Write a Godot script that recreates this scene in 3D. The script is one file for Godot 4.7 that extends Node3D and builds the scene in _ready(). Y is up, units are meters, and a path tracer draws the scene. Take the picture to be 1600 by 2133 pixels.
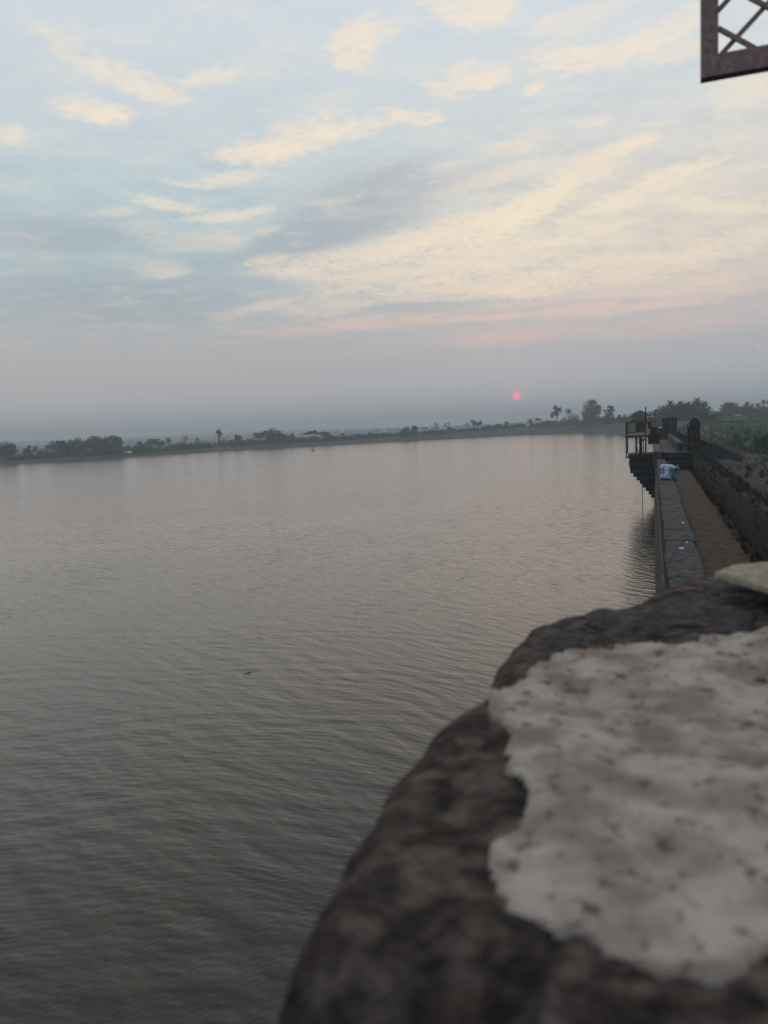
extends Node3D

var rng := RandomNumberGenerator.new()
var nz := FastNoiseLite.new()      # general displacement noise
var used := {}
var mats := {}


# ------------------------------------------------------------------ naming
func numbered(called: String) -> String:
	if not used.has(called):
		used[called] = 0
		return called
	used[called] += 1
	return "%s_%03d" % [called, used[called]]


func tag(o: Node3D, label: String, category := "", group := "", kind := "") -> Node3D:
	if label: o.set_meta("label", label)
	if category: o.set_meta("category", category)
	if group: o.set_meta("group", group)
	if kind: o.set_meta("kind", kind)
	return o


func thing(called: String, label: String, category: String, at := Vector3.ZERO, group := "") -> Node3D:
	var o := Node3D.new()
	o.name = numbered(called)
	add_child(o)
	o.position = at
	return tag(o, label, category, group)


func put(called: String, m: Mesh, material: Material, parent: Node3D = null) -> MeshInstance3D:
	var o := MeshInstance3D.new()
	o.mesh = m
	o.material_override = material
	if parent:
		var n := called
		var k := 0
		while parent.has_node(NodePath(n)):
			k += 1
			n = "%s_%03d" % [called, k]
		o.name = n
		parent.add_child(o, true)
	else:
		o.name = numbered(called)
		add_child(o)
	return o


# ------------------------------------------------------------------ materials
func noise_tex(freq: float, dark: Color, light: Color, lo := 0.25, hi := 0.75, sd := 1, size := 512, cell := false) -> NoiseTexture2D:
	var n := FastNoiseLite.new()
	n.seed = sd
	n.noise_type = FastNoiseLite.TYPE_CELLULAR if cell else FastNoiseLite.TYPE_SIMPLEX_SMOOTH
	n.frequency = freq
	n.fractal_octaves = 5
	n.fractal_gain = 0.55
	var g := Gradient.new()
	g.offsets = PackedFloat32Array([0.0, lo, hi, 1.0])
	g.colors = PackedColorArray([dark, dark, light, light])
	var t := NoiseTexture2D.new()
	t.width = size
	t.height = size
	t.seamless = true
	t.noise = n
	t.color_ramp = g
	return t


func bump_tex(freq: float, sd: int) -> NoiseTexture2D:
	var key := "bump%s_%d" % [freq, sd]
	if not mats.has(key):
		mats[key] = noise_tex(freq, Color.BLACK, Color.WHITE, 0.1, 0.9, sd)
	return mats[key]


func lin(r: float, g: float, b: float) -> Color:
	return Color(r, g, b).linear_to_srgb()


func rough_mat(dark: Color, light: Color, tile: float, bump: float, sd := 1, freq := 0.012, roughness := 0.9) -> StandardMaterial3D:
	var m := StandardMaterial3D.new()
	m.albedo_texture = noise_tex(freq, dark, light, 0.3, 0.72, sd)
	m.uv1_triplanar = true
	m.uv1_world_triplanar = true
	m.uv1_scale = Vector3.ONE / tile
	m.roughness = roughness
	m.metallic_specular = 0.3
	if bump > 0.0:
		m.heightmap_enabled = true
		m.heightmap_texture = bump_tex(0.02, 5)
		m.heightmap_scale = bump
	return m


func plain_mat(c: Color, roughness := 0.85, metallic := 0.0) -> StandardMaterial3D:
	var m := StandardMaterial3D.new()
	m.albedo_color = c
	m.roughness = roughness
	m.metallic = metallic
	m.metallic_specular = 0.35
	return m


func leaf_mat(c: Color) -> StandardMaterial3D:
	var m := plain_mat(Color.WHITE, 0.75)
	m.vertex_color_use_as_albedo = true
	m.albedo_color = c
	m.backlight_enabled = true
	m.backlight = Color(0.25, 0.28, 0.18)
	m.metallic_specular = 0.2
	return m


# ------------------------------------------------------------------ shapes
class MB:
	var v := PackedVector3Array()
	var ix := PackedInt32Array()
	var nrm := PackedVector3Array()
	var col := PackedColorArray()

	func tri(a: int, b: int, c: int, out: Vector3) -> void:
		# front faces run clockwise
		if (v[b] - v[a]).cross(v[c] - v[a]).dot(out) > 0.0:
			ix.append_array(PackedInt32Array([a, c, b]))
		else:
			ix.append_array(PackedInt32Array([a, b, c]))

	func quad(a: Vector3, b: Vector3, c: Vector3, d: Vector3, out: Vector3) -> void:
		var i := v.size()
		v.append_array(PackedVector3Array([a, b, c, d]))
		tri(i, i + 1, i + 2, out)
		tri(i, i + 2, i + 3, out)

	func box(center: Vector3, size: Vector3, basis := Basis.IDENTITY) -> void:
		var h := size * 0.5
		for ax in 3:
			for s in [-1.0, 1.0]:
				var n := Vector3.ZERO
				n[ax] = s
				var u := Vector3.ZERO
				u[(ax + 1) % 3] = h[(ax + 1) % 3]
				var w := Vector3.ZERO
				w[(ax + 2) % 3] = h[(ax + 2) % 3]
				var o := n * h
				quad(center + basis * (o - u - w), center + basis * (o + u - w), center + basis * (o + u + w), center + basis * (o - u + w), basis * n)

	func bar(a: Vector3, b: Vector3, w: float, h: float, side := Vector3.UP) -> void:
		var d := (b - a).normalized()
		var s := side if absf(d.dot(side)) < 0.95 else Vector3.RIGHT
		var x := d.cross(s).normalized()
		var y := x.cross(d)
		box((a + b) * 0.5, Vector3(w, h, (b - a).length()), Basis(x, y, d))

	func tube(pts: PackedVector3Array, radii: PackedFloat32Array, sides := 6) -> void:
		var base := v.size()
		var n := pts.size()
		for i in n:
			var d := (pts[mini(i + 1, n - 1)] - pts[maxi(i - 1, 0)]).normalized()
			var s := Vector3.UP if absf(d.y) < 0.9 else Vector3.RIGHT
			var x := d.cross(s).normalized()
			var y := x.cross(d)
			for k in sides:
				var a := TAU * k / sides
				v.append(pts[i] + (x * cos(a) + y * sin(a)) * radii[i])
		for i in n - 1:
			for k in sides:
				var a := base + i * sides + k
				var b := base + i * sides + (k + 1) % sides
				var mid := (pts[i] + pts[i + 1]) * 0.5
				var out := (v[a] + v[b]) * 0.5 - mid
				tri(a, b, b + sides, out)
				tri(a, b + sides, a + sides, out)
		for e in [0, n - 1]:
			var c := v.size()
			v.append(pts[e])
			var out: Vector3 = (pts[0] - pts[1]) if e == 0 else (pts[n - 1] - pts[n - 2])
			for k in sides:
				tri(c, base + e * sides + k, base + e * sides + (k + 1) % sides, out)

	func grid(p: PackedVector3Array, nu: int, nv: int, toward: Vector3, flip_from := false) -> void:
		# p[i * nv + j]; smooth normals that face «toward» (a direction), or away from the point «toward»
		var base := v.size()
		v.append_array(p)
		while nrm.size() < base:
			nrm.append(Vector3.UP)
		for i in nu:
			for j in nv:
				var du := p[mini(i + 1, nu - 1) * nv + j] - p[maxi(i - 1, 0) * nv + j]
				var dv := p[i * nv + mini(j + 1, nv - 1)] - p[i * nv + maxi(j - 1, 0)]
				var n := du.cross(dv).normalized()
				var o := (p[i * nv + j] - toward) if flip_from else toward
				nrm.append(n if n.dot(o) >= 0.0 else -n)
		for i in nu - 1:
			for j in nv - 1:
				var a := base + i * nv + j
				var o := nrm[a] + nrm[a + nv + 1]
				tri(a, a + nv, a + nv + 1, o)
				tri(a, a + nv + 1, a + 1, o)

	func done() -> ArrayMesh:
		var a := []
		a.resize(Mesh.ARRAY_MAX)
		a[Mesh.ARRAY_VERTEX] = v
		a[Mesh.ARRAY_INDEX] = ix
		if nrm.size() == v.size():
			a[Mesh.ARRAY_NORMAL] = nrm
		if col.size() == v.size():
			a[Mesh.ARRAY_COLOR] = col
		var m := ArrayMesh.new()
		m.add_surface_from_arrays(Mesh.PRIMITIVE_TRIANGLES, a)
		return m


func block(size: Vector3, radius: float, seg: Vector3i, amp: float, freq: float, sd: float) -> ArrayMesh:
	# a worn block of stone: rounded edges, displaced faces
	var m := MB.new()
	var h := size * 0.5
	var inner := (h - Vector3.ONE * radius).max(Vector3.ONE * 0.001)
	for ax in 3:
		var a1 := (ax + 1) % 3
		var a2 := (ax + 2) % 3
		var nu: int = seg[a1] + 3
		var nv: int = seg[a2] + 3
		for s in [-1.0, 1.0]:
			var p := PackedVector3Array()
			for i in nu:
				for j in nv:
					var q := Vector3.ZERO
					q[ax] = h[ax] * s
					q[a1] = edge(i, nu, h[a1], radius)
					q[a2] = edge(j, nv, h[a2], radius)
					var c := q.clamp(-inner, inner)
					var d := (q - c)
					q = c + d.normalized() * radius
					var f := (q + Vector3(sd * 7.3, sd * 3.1, -sd * 5.7)) * freq
					q += Vector3(nz.get_noise_3dv(f), nz.get_noise_3dv(f + Vector3(90, 0, 0)), nz.get_noise_3dv(f + Vector3(0, 90, 0))) * amp
					p.append(q)
			var n := Vector3.ZERO
			n[ax] = s
			m.grid(p, nu, nv, n)
	return m.done()


func edge(i: int, n: int, h: float, r: float) -> float:
	if i == 0: return -h
	if i == n - 1: return h
	return lerpf(-h + r, h - r, float(i - 1) / float(n - 3))


func prism(poly: PackedVector2Array, z0: float, z1: float) -> ArrayMesh:
	# polygon in x,y between two z
	var m := MB.new()
	var t := Geometry2D.triangulate_polygon(poly)
	for z in [z0, z1]:
		var base := m.v.size()
		for q in poly:
			m.v.append(Vector3(q.x, q.y, z))
		var out := Vector3(0, 0, signf(z - (z0 + z1) * 0.5))
		for i in range(0, t.size(), 3):
			m.tri(base + t[i], base + t[i + 1], base + t[i + 2], out)
	var c := Vector2.ZERO
	for q in poly: c += q / poly.size()
	for i in poly.size():
		var a := poly[i]
		var b := poly[(i + 1) % poly.size()]
		var n := Vector2(b.y - a.y, a.x - b.x)
		if Geometry2D.is_point_in_polygon((a + b) * 0.5 + n.normalized() * 0.002, poly): n = -n
		m.quad(Vector3(a.x, a.y, z0), Vector3(b.x, b.y, z0), Vector3(b.x, b.y, z1), Vector3(a.x, a.y, z1), Vector3(n.x, n.y, 0))
	return m.done()


func one_box(center: Vector3, size: Vector3) -> ArrayMesh:
	var m := MB.new()
	m.box(center, size)
	return m.done()


func one_bar(a: Vector3, b: Vector3, w: float, h: float, side := Vector3.UP) -> ArrayMesh:
	var m := MB.new()
	m.bar(a, b, w, h, side)
	return m.done()


func one_tube(a: Vector3, b: Vector3, r: float, sides := 8) -> ArrayMesh:
	var m := MB.new()
	m.tube(PackedVector3Array([a, b]), PackedFloat32Array([r, r]), sides)
	return m.done()


func ball() -> Vector3:
	while true:
		var p := Vector3(rng.randf_range(-1, 1), rng.randf_range(-1, 1), rng.randf_range(-1, 1))
		if p.length_squared() <= 1.0: return p
	return Vector3.ZERO


# ------------------------------------------------------------------ sky
func ss(a: float, b: float, x: float) -> float:
	return smoothstep(a, b, x)


const SKY_EL := [0.0, 2.5, 5.0, 7.5, 10.0, 15.0, 20.0, 27.0, 45.0, 90.0]


func ramp(keys: Array, el: float) -> Vector3:
	for i in range(1, SKY_EL.size()):
		if el <= SKY_EL[i]:
			return (keys[i - 1] as Vector3).lerp(keys[i], (el - SKY_EL[i - 1]) / (SKY_EL[i] - SKY_EL[i - 1]))
	return keys[-1]


func s8(r: float, g: float, b: float) -> Vector3:
	var c := Color(r / 255.0, g / 255.0, b / 255.0).srgb_to_linear()
	return Vector3(c.r, c.g, c.b)


func sky_part(az0: float, az1: float, el0: float, el1: float, w: int, h: int, blobs: Array) -> PackedFloat32Array:
	var side := [s8(186, 188, 188), s8(196, 191, 190), s8(192, 187, 187), s8(188, 191, 192), s8(184, 197, 200), s8(193, 209, 213), s8(206, 218, 222), s8(213, 222, 228), s8(200, 211, 226), s8(178, 194, 216)]
	var front := [s8(186, 190, 191), s8(194, 193, 196), s8(193, 191, 194), s8(210, 200, 197), s8(226, 214, 204), s8(228, 221, 212), s8(220, 224, 223), s8(217, 226, 233), s8(202, 213, 228), s8(178, 194, 216)]
	var back := [s8(126, 134, 146), s8(132, 138, 150), s8(138, 144, 156), s8(142, 150, 164), s8(146, 156, 172), s8(152, 164, 184), s8(156, 170, 192), s8(160, 175, 199), s8(168, 184, 208), s8(176, 192, 214)]
	var n1 := FastNoiseLite.new()
	n1.seed = 11
	n1.frequency = 1.0
	n1.fractal_octaves = 6
	n1.fractal_gain = 0.58
	n1.domain_warp_enabled = true
	n1.domain_warp_amplitude = 0.35
	n1.domain_warp_frequency = 0.9
	var n2 := FastNoiseLite.new()
	n2.seed = 12
	n2.frequency = 1.0
	n2.fractal_octaves = 5
	n2.fractal_gain = 0.6
	n2.domain_warp_enabled = true
	n2.domain_warp_amplitude = 0.2
	n2.domain_warp_frequency = 2.0
	var fine := PackedFloat32Array()
	fine.resize(w * h)
	var da := (az1 - az0) / w
	var de := (el1 - el0) / h
	var tex := PackedFloat32Array()
	tex.resize(w * h)
	var light := PackedFloat32Array()
	light.resize(w * h)
	var warm := PackedFloat32Array()
	warm.resize(w * h)
	var grey := PackedFloat32Array()
	grey.resize(w * h)
	for j in h:
		var el := el1 - (j + 0.5) * de
		var ce := cos(deg_to_rad(el))
		var hgt := sin(deg_to_rad(el)) + 0.10
		for i in w:
			var az := deg_to_rad(az0 + (i + 0.5) * da)
			var px := sin(az) * ce / hgt
			var pz := cos(az) * ce / hgt
			fine[j * w + i] = 0.5 + 0.5 * n2.get_noise_2d((px * 0.9 + pz * 0.3) * 20.0, (pz * 0.9 - px * 0.3) * 30.0)
			tex[j * w + i] = 0.5 + 0.5 * n1.get_noise_2d((px * 0.9 + pz * 0.35) * 3.4, (pz * 0.9 - px * 0.35) * 6.4)
	for b in blobs:
		var L: float = b[2]
		var W: float = b[3]
		var reach := L * 2.0 + 0.5
		var cb := maxf(cos(deg_to_rad(b[1])), 0.2)
		var i0 := maxi(0, int((b[0] - reach / cb - az0) / da))
		var i1 := mini(w, int((b[0] + reach / cb - az0) / da) + 1)
		var ry := reach * absf(sin(deg_to_rad(b[4]))) + W * 2.2
		var j0 := maxi(0, int((el1 - b[1] - ry) / de))
		var j1 := mini(h, int((el1 - b[1] + ry) / de) + 1)
		var ct := cos(deg_to_rad(b[4]))
		var st := sin(deg_to_rad(b[4]))
		for j in range(j0, j1):
			var dy: float = el1 - (j + 0.5) * de - b[1]
			for i in range(i0, i1):
				var dx: float = (az0 + (i + 0.5) * da - b[0]) * cb
				var u := (dx * ct + dy * st) / L
				var v := (dy * ct - dx * st) / W
				var t := tex[j * w + i]
				var d := u * u + v * v
				if d > 4.5: continue
				# lower edge crisp, upper edge torn into wisps
				var m: float = ss(0.0, 0.85, exp(-d * 0.95) * (-0.30 + 1.05 * t + 1.75 * fine[j * w + i]) - 0.17 - (0.10 if v < 0.0 else 0.0) * minf(d, 1.0))
				var k := j * w + i
				if b[5] < 0.0:
					grey[k] += m * -b[5]
				else:
					light[k] += m * b[5]
					warm[k] += m * b[5] * b[6]
	var cream := s8(255, 237, 212)
	var gold := s8(255, 240, 210)
	var peach := s8(240, 204, 190)
	var out := PackedFloat32Array()
	out.resize(w * h * 3)
	var sun := Vector2(-9.39, 1.92)
	for j in h:
		var el := el1 - (j + 0.5) * de
		var s := ramp(side, el)
		var f := ramp(front, el)
		var bk := ramp(back, el)
		var low: float = ss(3.5, 9.0, el)
		for i in w:
			var az := az0 + (i + 0.5) * da
			var off := absf(wrapf(az - 2.0, -180.0, 180.0))
			var k := j * w + i
			var t := tex[k]
			var c: Vector3 = f.lerp(s, ss(4.0, 34.0, off)).lerp(bk, ss(45.0, 150.0, off))
			# thin veil everywhere
			var veil: float = ss(0.50, 0.78, t * 0.75 + fine[k] * 0.25) * 0.26 * low * (1.0 - 0.45 * ss(45.0, 150.0, off))
			c *= Vector3.ONE - Vector3(0.08, 0.07, 0.045) * low * ss(0.56, 0.28, t * 0.7 + fine[k] * 0.3) * (1.0 - 0.5 * ss(18.0, 24.0, el))
			c = c.lerp(c * Vector3(0.80, 0.80, 0.85), minf(grey[k] * 1.2, 0.95))
			var a := 1.0 - exp(-light[k] * 1.35)
			var tint := cream.lerp(peach, clampf(warm[k] / maxf(light[k], 0.001) + ss(9.0, 5.0, el) * 0.5, 0.0, 1.0))
			tint = tint.lerp(gold, (1.0 - clampf(warm[k] / maxf(light[k], 0.001), 0.0, 1.0)) * ss(22.0, 6.0, off) * ss(18.0, 14.0, el) * ss(8.0, 11.0, el))
			tint = tint.lerp(bk * 1.25, ss(60.0, 150.0, off) * 0.7)
			c = c.lerp(tint, clampf(a * 1.0 + veil * (1.0 - a), 0.0, 1.0) * ss(2.8, 5.0, el))
			var dx := (az - sun.x) * cos(deg_to_rad(el))
			var dy := el - sun.y
			var r := sqrt(dx * dx + dy * dy)
			c += (Vector3(0.11, 0.028, 0.035) * exp(-r * r / 0.7) + Vector3(0.05, 0.018, 0.012) * exp(-r * r / 40.0))
			c = c.lerp(Vector3(2.3, 0.42, 0.60), 1.0 - ss(0.24, 0.31, r))
			out[k * 3] = c.x
			out[k * 3 + 1] = c.y
			out[k * 3 + 2] = c.z
	return out


func make_sky() -> PanoramaSkyMaterial:
	var seen_clouds := [
		[-20.2, 25.1, 1.8, 1.4, 28, 0.75, 0.00], [-18.9, 25.7, 1.8, 1.1, 6, 0.40, 0.00], [-11.2, 26.6, 2.7, 1.2, 5, 0.95, 0.00], [-14.3, 27.1, 1.8, 0.7, -22, 0.50, 0.00],
		[-39.1, 24.1, 2.8, 0.8, -25, 0.30, 0.00], [-35.6, 23.0, 2.8, 1.0, -16, 0.55, 0.00], [-33.8, 22.3, 2.3, 0.6, -5, 0.50, 0.00], [-30.5, 23.3, 2.3, 0.5, 9, 0.60, 0.00],
		[-38.2, 21.0, 2.5, 0.8, -6, 0.75, 0.00], [-36.9, 20.8, 1.3, 0.6, 8, 0.70, 0.00], [-43.3, 19.3, 1.0, 0.7, 6, 0.60, 0.00], [-27.8, 19.0, 3.0, 0.8, 5, 0.80, 0.00],
		[-24.4, 19.9, 3.5, 1.2, 13, 0.75, 0.00], [-20.3, 20.3, 2.9, 0.6, 8, 0.70, 0.00], [-16.3, 20.9, 2.2, 0.5, -11, 0.75, 0.00], [-14.6, 20.8, 0.5, 0.5, -4, 0.60, 0.00],
		[-13.9, 22.3, 1.6, 0.5, -13, 0.55, 0.00], [-11.2, 22.7, 2.3, 0.7, 5, 0.85, 0.00], [-12.6, 23.5, 1.0, 0.4, 13, 0.40, 0.00], [-7.7, 21.8, 0.8, 0.4, 21, 0.75, 0.00],
		[-6.1, 23.3, 2.6, 1.0, -8, 0.60, 0.00], [-2.9, 23.0, 3.3, 1.0, -2, 0.55, 0.00], [1.4, 23.8, 2.9, 0.9, 12, 0.50, 0.00], [2.0, 22.4, 2.9, 0.6, -0, 0.35, 0.00],
		[-4.7, 25.3, 3.2, 0.8, 9, 0.30, 0.00], [5.4, 19.5, 2.1, 1.4, 20, 0.40, 0.00], [-29.6, 17.3, 2.6, 0.5, 8, 0.60, 0.00], [-32.3, 17.0, 1.9, 0.2, -7, 0.50, 0.00],
		[-33.7, 15.7, 2.5, 0.4, -9, 0.60, 0.00], [-30.4, 15.0, 2.8, 0.4, 6, 0.60, 0.00], [-27.2, 15.5, 1.2, 0.3, 7, 0.50, 0.00], [-31.5, 13.5, 3.9, 0.8, -0, 0.25, 0.00],
		[-34.3, 11.5, 1.9, 0.6, 0, 0.35, 0.00], [-35.4, 14.1, 1.9, 0.6, 1, 0.20, 0.00], [-20.0, 12.4, 7.4, 0.9, 6, 0.80, 0.15], [-12.3, 13.6, 6.4, 1.1, 10, 0.95, 0.10],
		[-8.3, 14.5, 4.0, 1.1, 18, 1.00, 0.00], [-3.9, 16.7, 3.5, 1.0, 14, 0.65, 0.10], [-2.0, 17.7, 2.3, 0.5, 11, 0.50, 0.00], [-8.6, 18.7, 2.7, 0.7, 8, 0.35, 0.10],
		[-10.5, 16.8, 5.5, 0.6, 11, 0.40, 0.10], [-0.8, 14.9, 3.9, 0.7, 14, 0.70, 0.05], [2.5, 15.9, 3.5, 0.4, 5, 0.55, 0.05], [-4.7, 12.6, 4.0, 0.5, 8, 0.55, 0.05],
		[4.0, 13.4, 3.7, 0.6, -14, 0.50, 0.10], [5.7, 11.1, 3.2, 0.7, 0, 0.40, 0.15], [-5.3, 13.7, 1.4, 0.4, 6, 0.50, 0.10], [-24.2, 11.2, 4.1, 0.5, -8, 0.50, 0.20],
		[-21.5, 10.5, 3.4, 0.9, 9, 0.40, 0.30], [-13.1, 11.5, 8.5, 1.3, 5, 0.55, 0.20], [-12.1, 9.7, 7.9, 0.9, 0, 0.60, 0.25], [-2.1, 10.2, 8.8, 1.2, 2, 0.55, 0.25],
		[-8.4, 9.1, 2.6, 0.5, -1, 0.50, 0.20], [-27.8, 9.0, 3.8, 0.4, 12, 0.50, 0.50], [-23.0, 8.9, 4.1, 0.8, 2, 0.40, 0.50], [-18.8, 7.7, 6.6, 0.5, -0, 0.45, 0.70],
		[-24.5, 7.3, 6.3, 0.4, 1, 0.35, 0.80], [-6.7, 7.7, 5.8, 0.3, 3, 0.60, 0.70], [-11.8, 7.7, 3.4, 0.3, 4, 0.45, 0.80], [-0.9, 7.5, 8.2, 0.4, 2, 0.50, 0.50],
		[-9.8, 6.2, 5.7, 0.7, 1, 0.40, 0.80], [1.3, 6.0, 6.4, 0.9, 1, 0.25, 0.60], [-1.8, 8.9, 8.8, 0.9, -0, 0.35, 0.40], [3.7, 8.3, 4.5, 0.6, 2, 0.30, 0.40],
		[-9.0, 12.7, 10.1, 3.4, 10, 0.20, 0.00], [-0.2, 12.7, 7.3, 3.4, 4, 0.16, 0.00], [-16.6, 11.3, 8.7, 2.0, 6, 0.20, 0.10], [-26.1, 24.3, 4.9, 1.2, 8, 0.12, 0.00],
		[-3.6, 19.5, 1.7, 0.4, 1, 0.40, 0.00], [-0.8, 18.0, 1.4, 0.3, 5, 0.35, 0.00], [4.3, 17.0, 2.1, 0.5, 4, 0.25, 0.00], [-22.2, 15.9, 2.0, 0.3, 5, 0.30, 0.00],
		[-26.8, 14.2, 1.3, 0.3, 10, 0.35, 0.00], [-37.2, 15.2, 1.8, 0.3, 2, 0.20, 0.00], [-26.9, 12.3, 2.0, 0.4, 8, 0.35, 0.10], [-13.9, 17.8, 1.3, 0.3, 9, 0.30, 0.00],
		[0.4, 18.7, 1.1, 0.3, 0, 0.30, 0.00], [-19.8, 15.5, 6.2, 2.6, 15, -0.90, 0.00], [-24.1, 13.5, 5.0, 1.5, 11, -0.80, 0.00], [-37.3, 9.7, 10.4, 2.3, -0, -0.50, 0.00],
		[-41.0, 13.9, 6.0, 1.8, 2, -0.40, 0.00], [-12.9, 16.7, 3.8, 0.8, 14, -0.40, 0.00], [-6.3, 14.6, 2.1, 0.7, 22, -0.50, 0.00], [-3.4, 13.1, 3.6, 0.4, 11, -0.35, 0.00],
		[-17.7, 17.6, 3.5, 0.6, 17, -0.30, 0.00], [-38.6, 13.4, 7.5, 1.2, 1, -0.30, 0.00], [-29.0, 12.1, 4.7, 0.8, 3, -0.35, 0.00], [-16.0, 8.6, 4.1, 0.5, -0, -0.25, 0.00],
		[1.9, 11.0, 5.6, 0.5, -1, -0.25, 0.00]
	]
	var blobs := seen_clouds.duplicate()
	var r := RandomNumberGenerator.new()
	r.seed = 404
	while blobs.size() < 300:   # the same sky goes on all round
		var az := r.randf_range(-178, 178)
		var el := r.randf_range(5.0, 24.0) if r.randf() < 0.6 else r.randf_range(24.0, 62.0)
		if az > -52.0 and az < 16.0 and el < 30.0: continue
		var big := r.randf_range(1.5, 5.0) * (1.0 + el / 40.0)
		blobs.append([az, el, big, big * r.randf_range(0.15, 0.42), r.randf_range(-16, 22), r.randf_range(0.3, 0.9) * (1.0 if r.randf() < 0.75 else -0.6), 0.2 if el > 10.0 else 0.6])
	var W := 4096
	var H := 2048
	var im := Image.create_from_data(1024, 256, false, Image.FORMAT_RGBF, sky_part(-180, 180, 0, 90, 1024, 256, blobs).to_byte_array())
	im.resize(W, H / 2, Image.INTERPOLATE_CUBIC)
	var full := Image.create_empty(W, H, false, Image.FORMAT_RGBF)
	full.fill(Color(0.16, 0.16, 0.15))
	full.blit_rect(im, Rect2i(0, 0, W, H / 2), Vector2i.ZERO)
	# the part in view again, finer: columns are 360/4096 degrees
	var c0 := 1450
	var c1 := 2250
	var r1 := 1024
	var r0 := 640
	var k := 360.0 / W
	var fine := Image.create_from_data(c1 - c0, r1 - r0, false, Image.FORMAT_RGBF, sky_part(c0 * k - 180.0, c1 * k - 180.0, 90.0 - r1 * k, 90.0 - r0 * k, c1 - c0, r1 - r0, blobs).to_byte_array())
	full.blit_rect(fine, Rect2i(0, 0, c1 - c0, r1 - r0), Vector2i(c0, r0))
	# a panorama starts at -z: bring what was drawn round the middle there
	var turned := Image.create_empty(W, H, false, Image.FORMAT_RGBF)
	turned.blit_rect(full, Rect2i(W / 2, 0, W / 2, H), Vector2i.ZERO)
	turned.blit_rect(full, Rect2i(0, 0, W / 2, H), Vector2i(W / 2, 0))
	var p := PanoramaSkyMaterial.new()
	p.panorama = ImageTexture.create_from_image(turned)
	return p


# ------------------------------------------------------------------ vegetation
func leaves(lobes: Array, count: int, size: float, tint: Color) -> ArrayMesh:
	# many leaf-sized faces spread through the crown's lobes; each lobe is [center, radii]
	var m := MB.new()
	var total := 0.0
	for l in lobes:
		var r: Vector3 = l[1]
		total += r.x * r.y + r.y * r.z + r.x * r.z
	for l in lobes:
		var c: Vector3 = l[0]
		var r: Vector3 = l[1]
		var n := int(count * (r.x * r.y + r.y * r.z + r.x * r.z) / total)
		var tone := rng.randf_range(0.75, 1.25)
		for i in n:
			var d := ball().normalized()
			var p := c + d * r * rng.randf_range(0.5, 1.04) * (0.86 + 0.22 * nz.get_noise_3dv((c + d * r) * 9.0 / maxf(r.x, 0.4)))
			var x := ball().normalized()
			var y := x.cross(ball()).normalized()
			var s := size * rng.randf_range(0.6, 1.35)
			var b := m.v.size()
			m.v.append_array(PackedVector3Array([p - x * s * 0.6, p + y * s * 0.32, p + x * s * 0.6, p - y * s * 0.32]))
			m.ix.append_array(PackedInt32Array([b, b + 1, b + 2, b, b + 2, b + 3]))
			var k := tone * rng.randf_range(0.7, 1.3)
			var cc := Color(tint.r * k, tint.g * k, tint.b * k * rng.randf_range(0.85, 1.1))
			for q in 4: m.col.append(cc)
	return m.done()


func branch(m: MB, a: Vector3, d: Vector3, length: float, r: float, level: int, tips: Array) -> void:
	var pts := PackedVector3Array([a])
	var rad := PackedFloat32Array([r])
	var p := a
	for i in 3:
		d = (d + ball() * 0.22 + Vector3(0, 0.05, 0)).normalized()
		p += d * length / 3.0
		pts.append(p)
		rad.append(r * (1.0 - 0.18 * (i + 1)))
	m.tube(pts, rad, 5 if level > 1 else 4)
	if level <= 0:
		tips.append(p)
		return
	for i in rng.randi_range(2, 3):
		var nd := (d + ball() * 0.85 + Vector3(0, 0.12, 0)).normalized()
		branch(m, pts[rng.randi_range(2, 3)], nd, length * rng.randf_range(0.55, 0.78), r * 0.52, level - 1, tips)


func frond(length: float, droop: float) -> ArrayMesh:
	# arching midrib with leaflets on both sides, along +x
	var m := MB.new()
	var prev := Vector3.ZERO
	for i in range(1, 9):
		var t := i / 8.0
		var p := Vector3(length * (t - 0.22 * droop * t * t), length * (0.32 * t - droop * t * t * 0.8), 0)
		var w := length * 0.16 * sin(PI * minf(t * 0.9 + 0.12, 1.0)) + 0.03
		for s in [-1.0, 1.0]:
			var tip: Vector3 = p + Vector3(length * 0.05, -w * 0.75, s * w)
			var b := m.v.size()
			m.v.append_array(PackedVector3Array([prev, p, tip, prev.lerp(tip, 0.8) + Vector3(0, -w * 0.12, 0)]))
			m.ix.append_array(PackedInt32Array([b, b + 1, b + 2, b, b + 2, b + 3]))
		m.bar(prev, p, 0.05, 0.05)
		prev = p
	return m.done()


var frond_sets := {}


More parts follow.
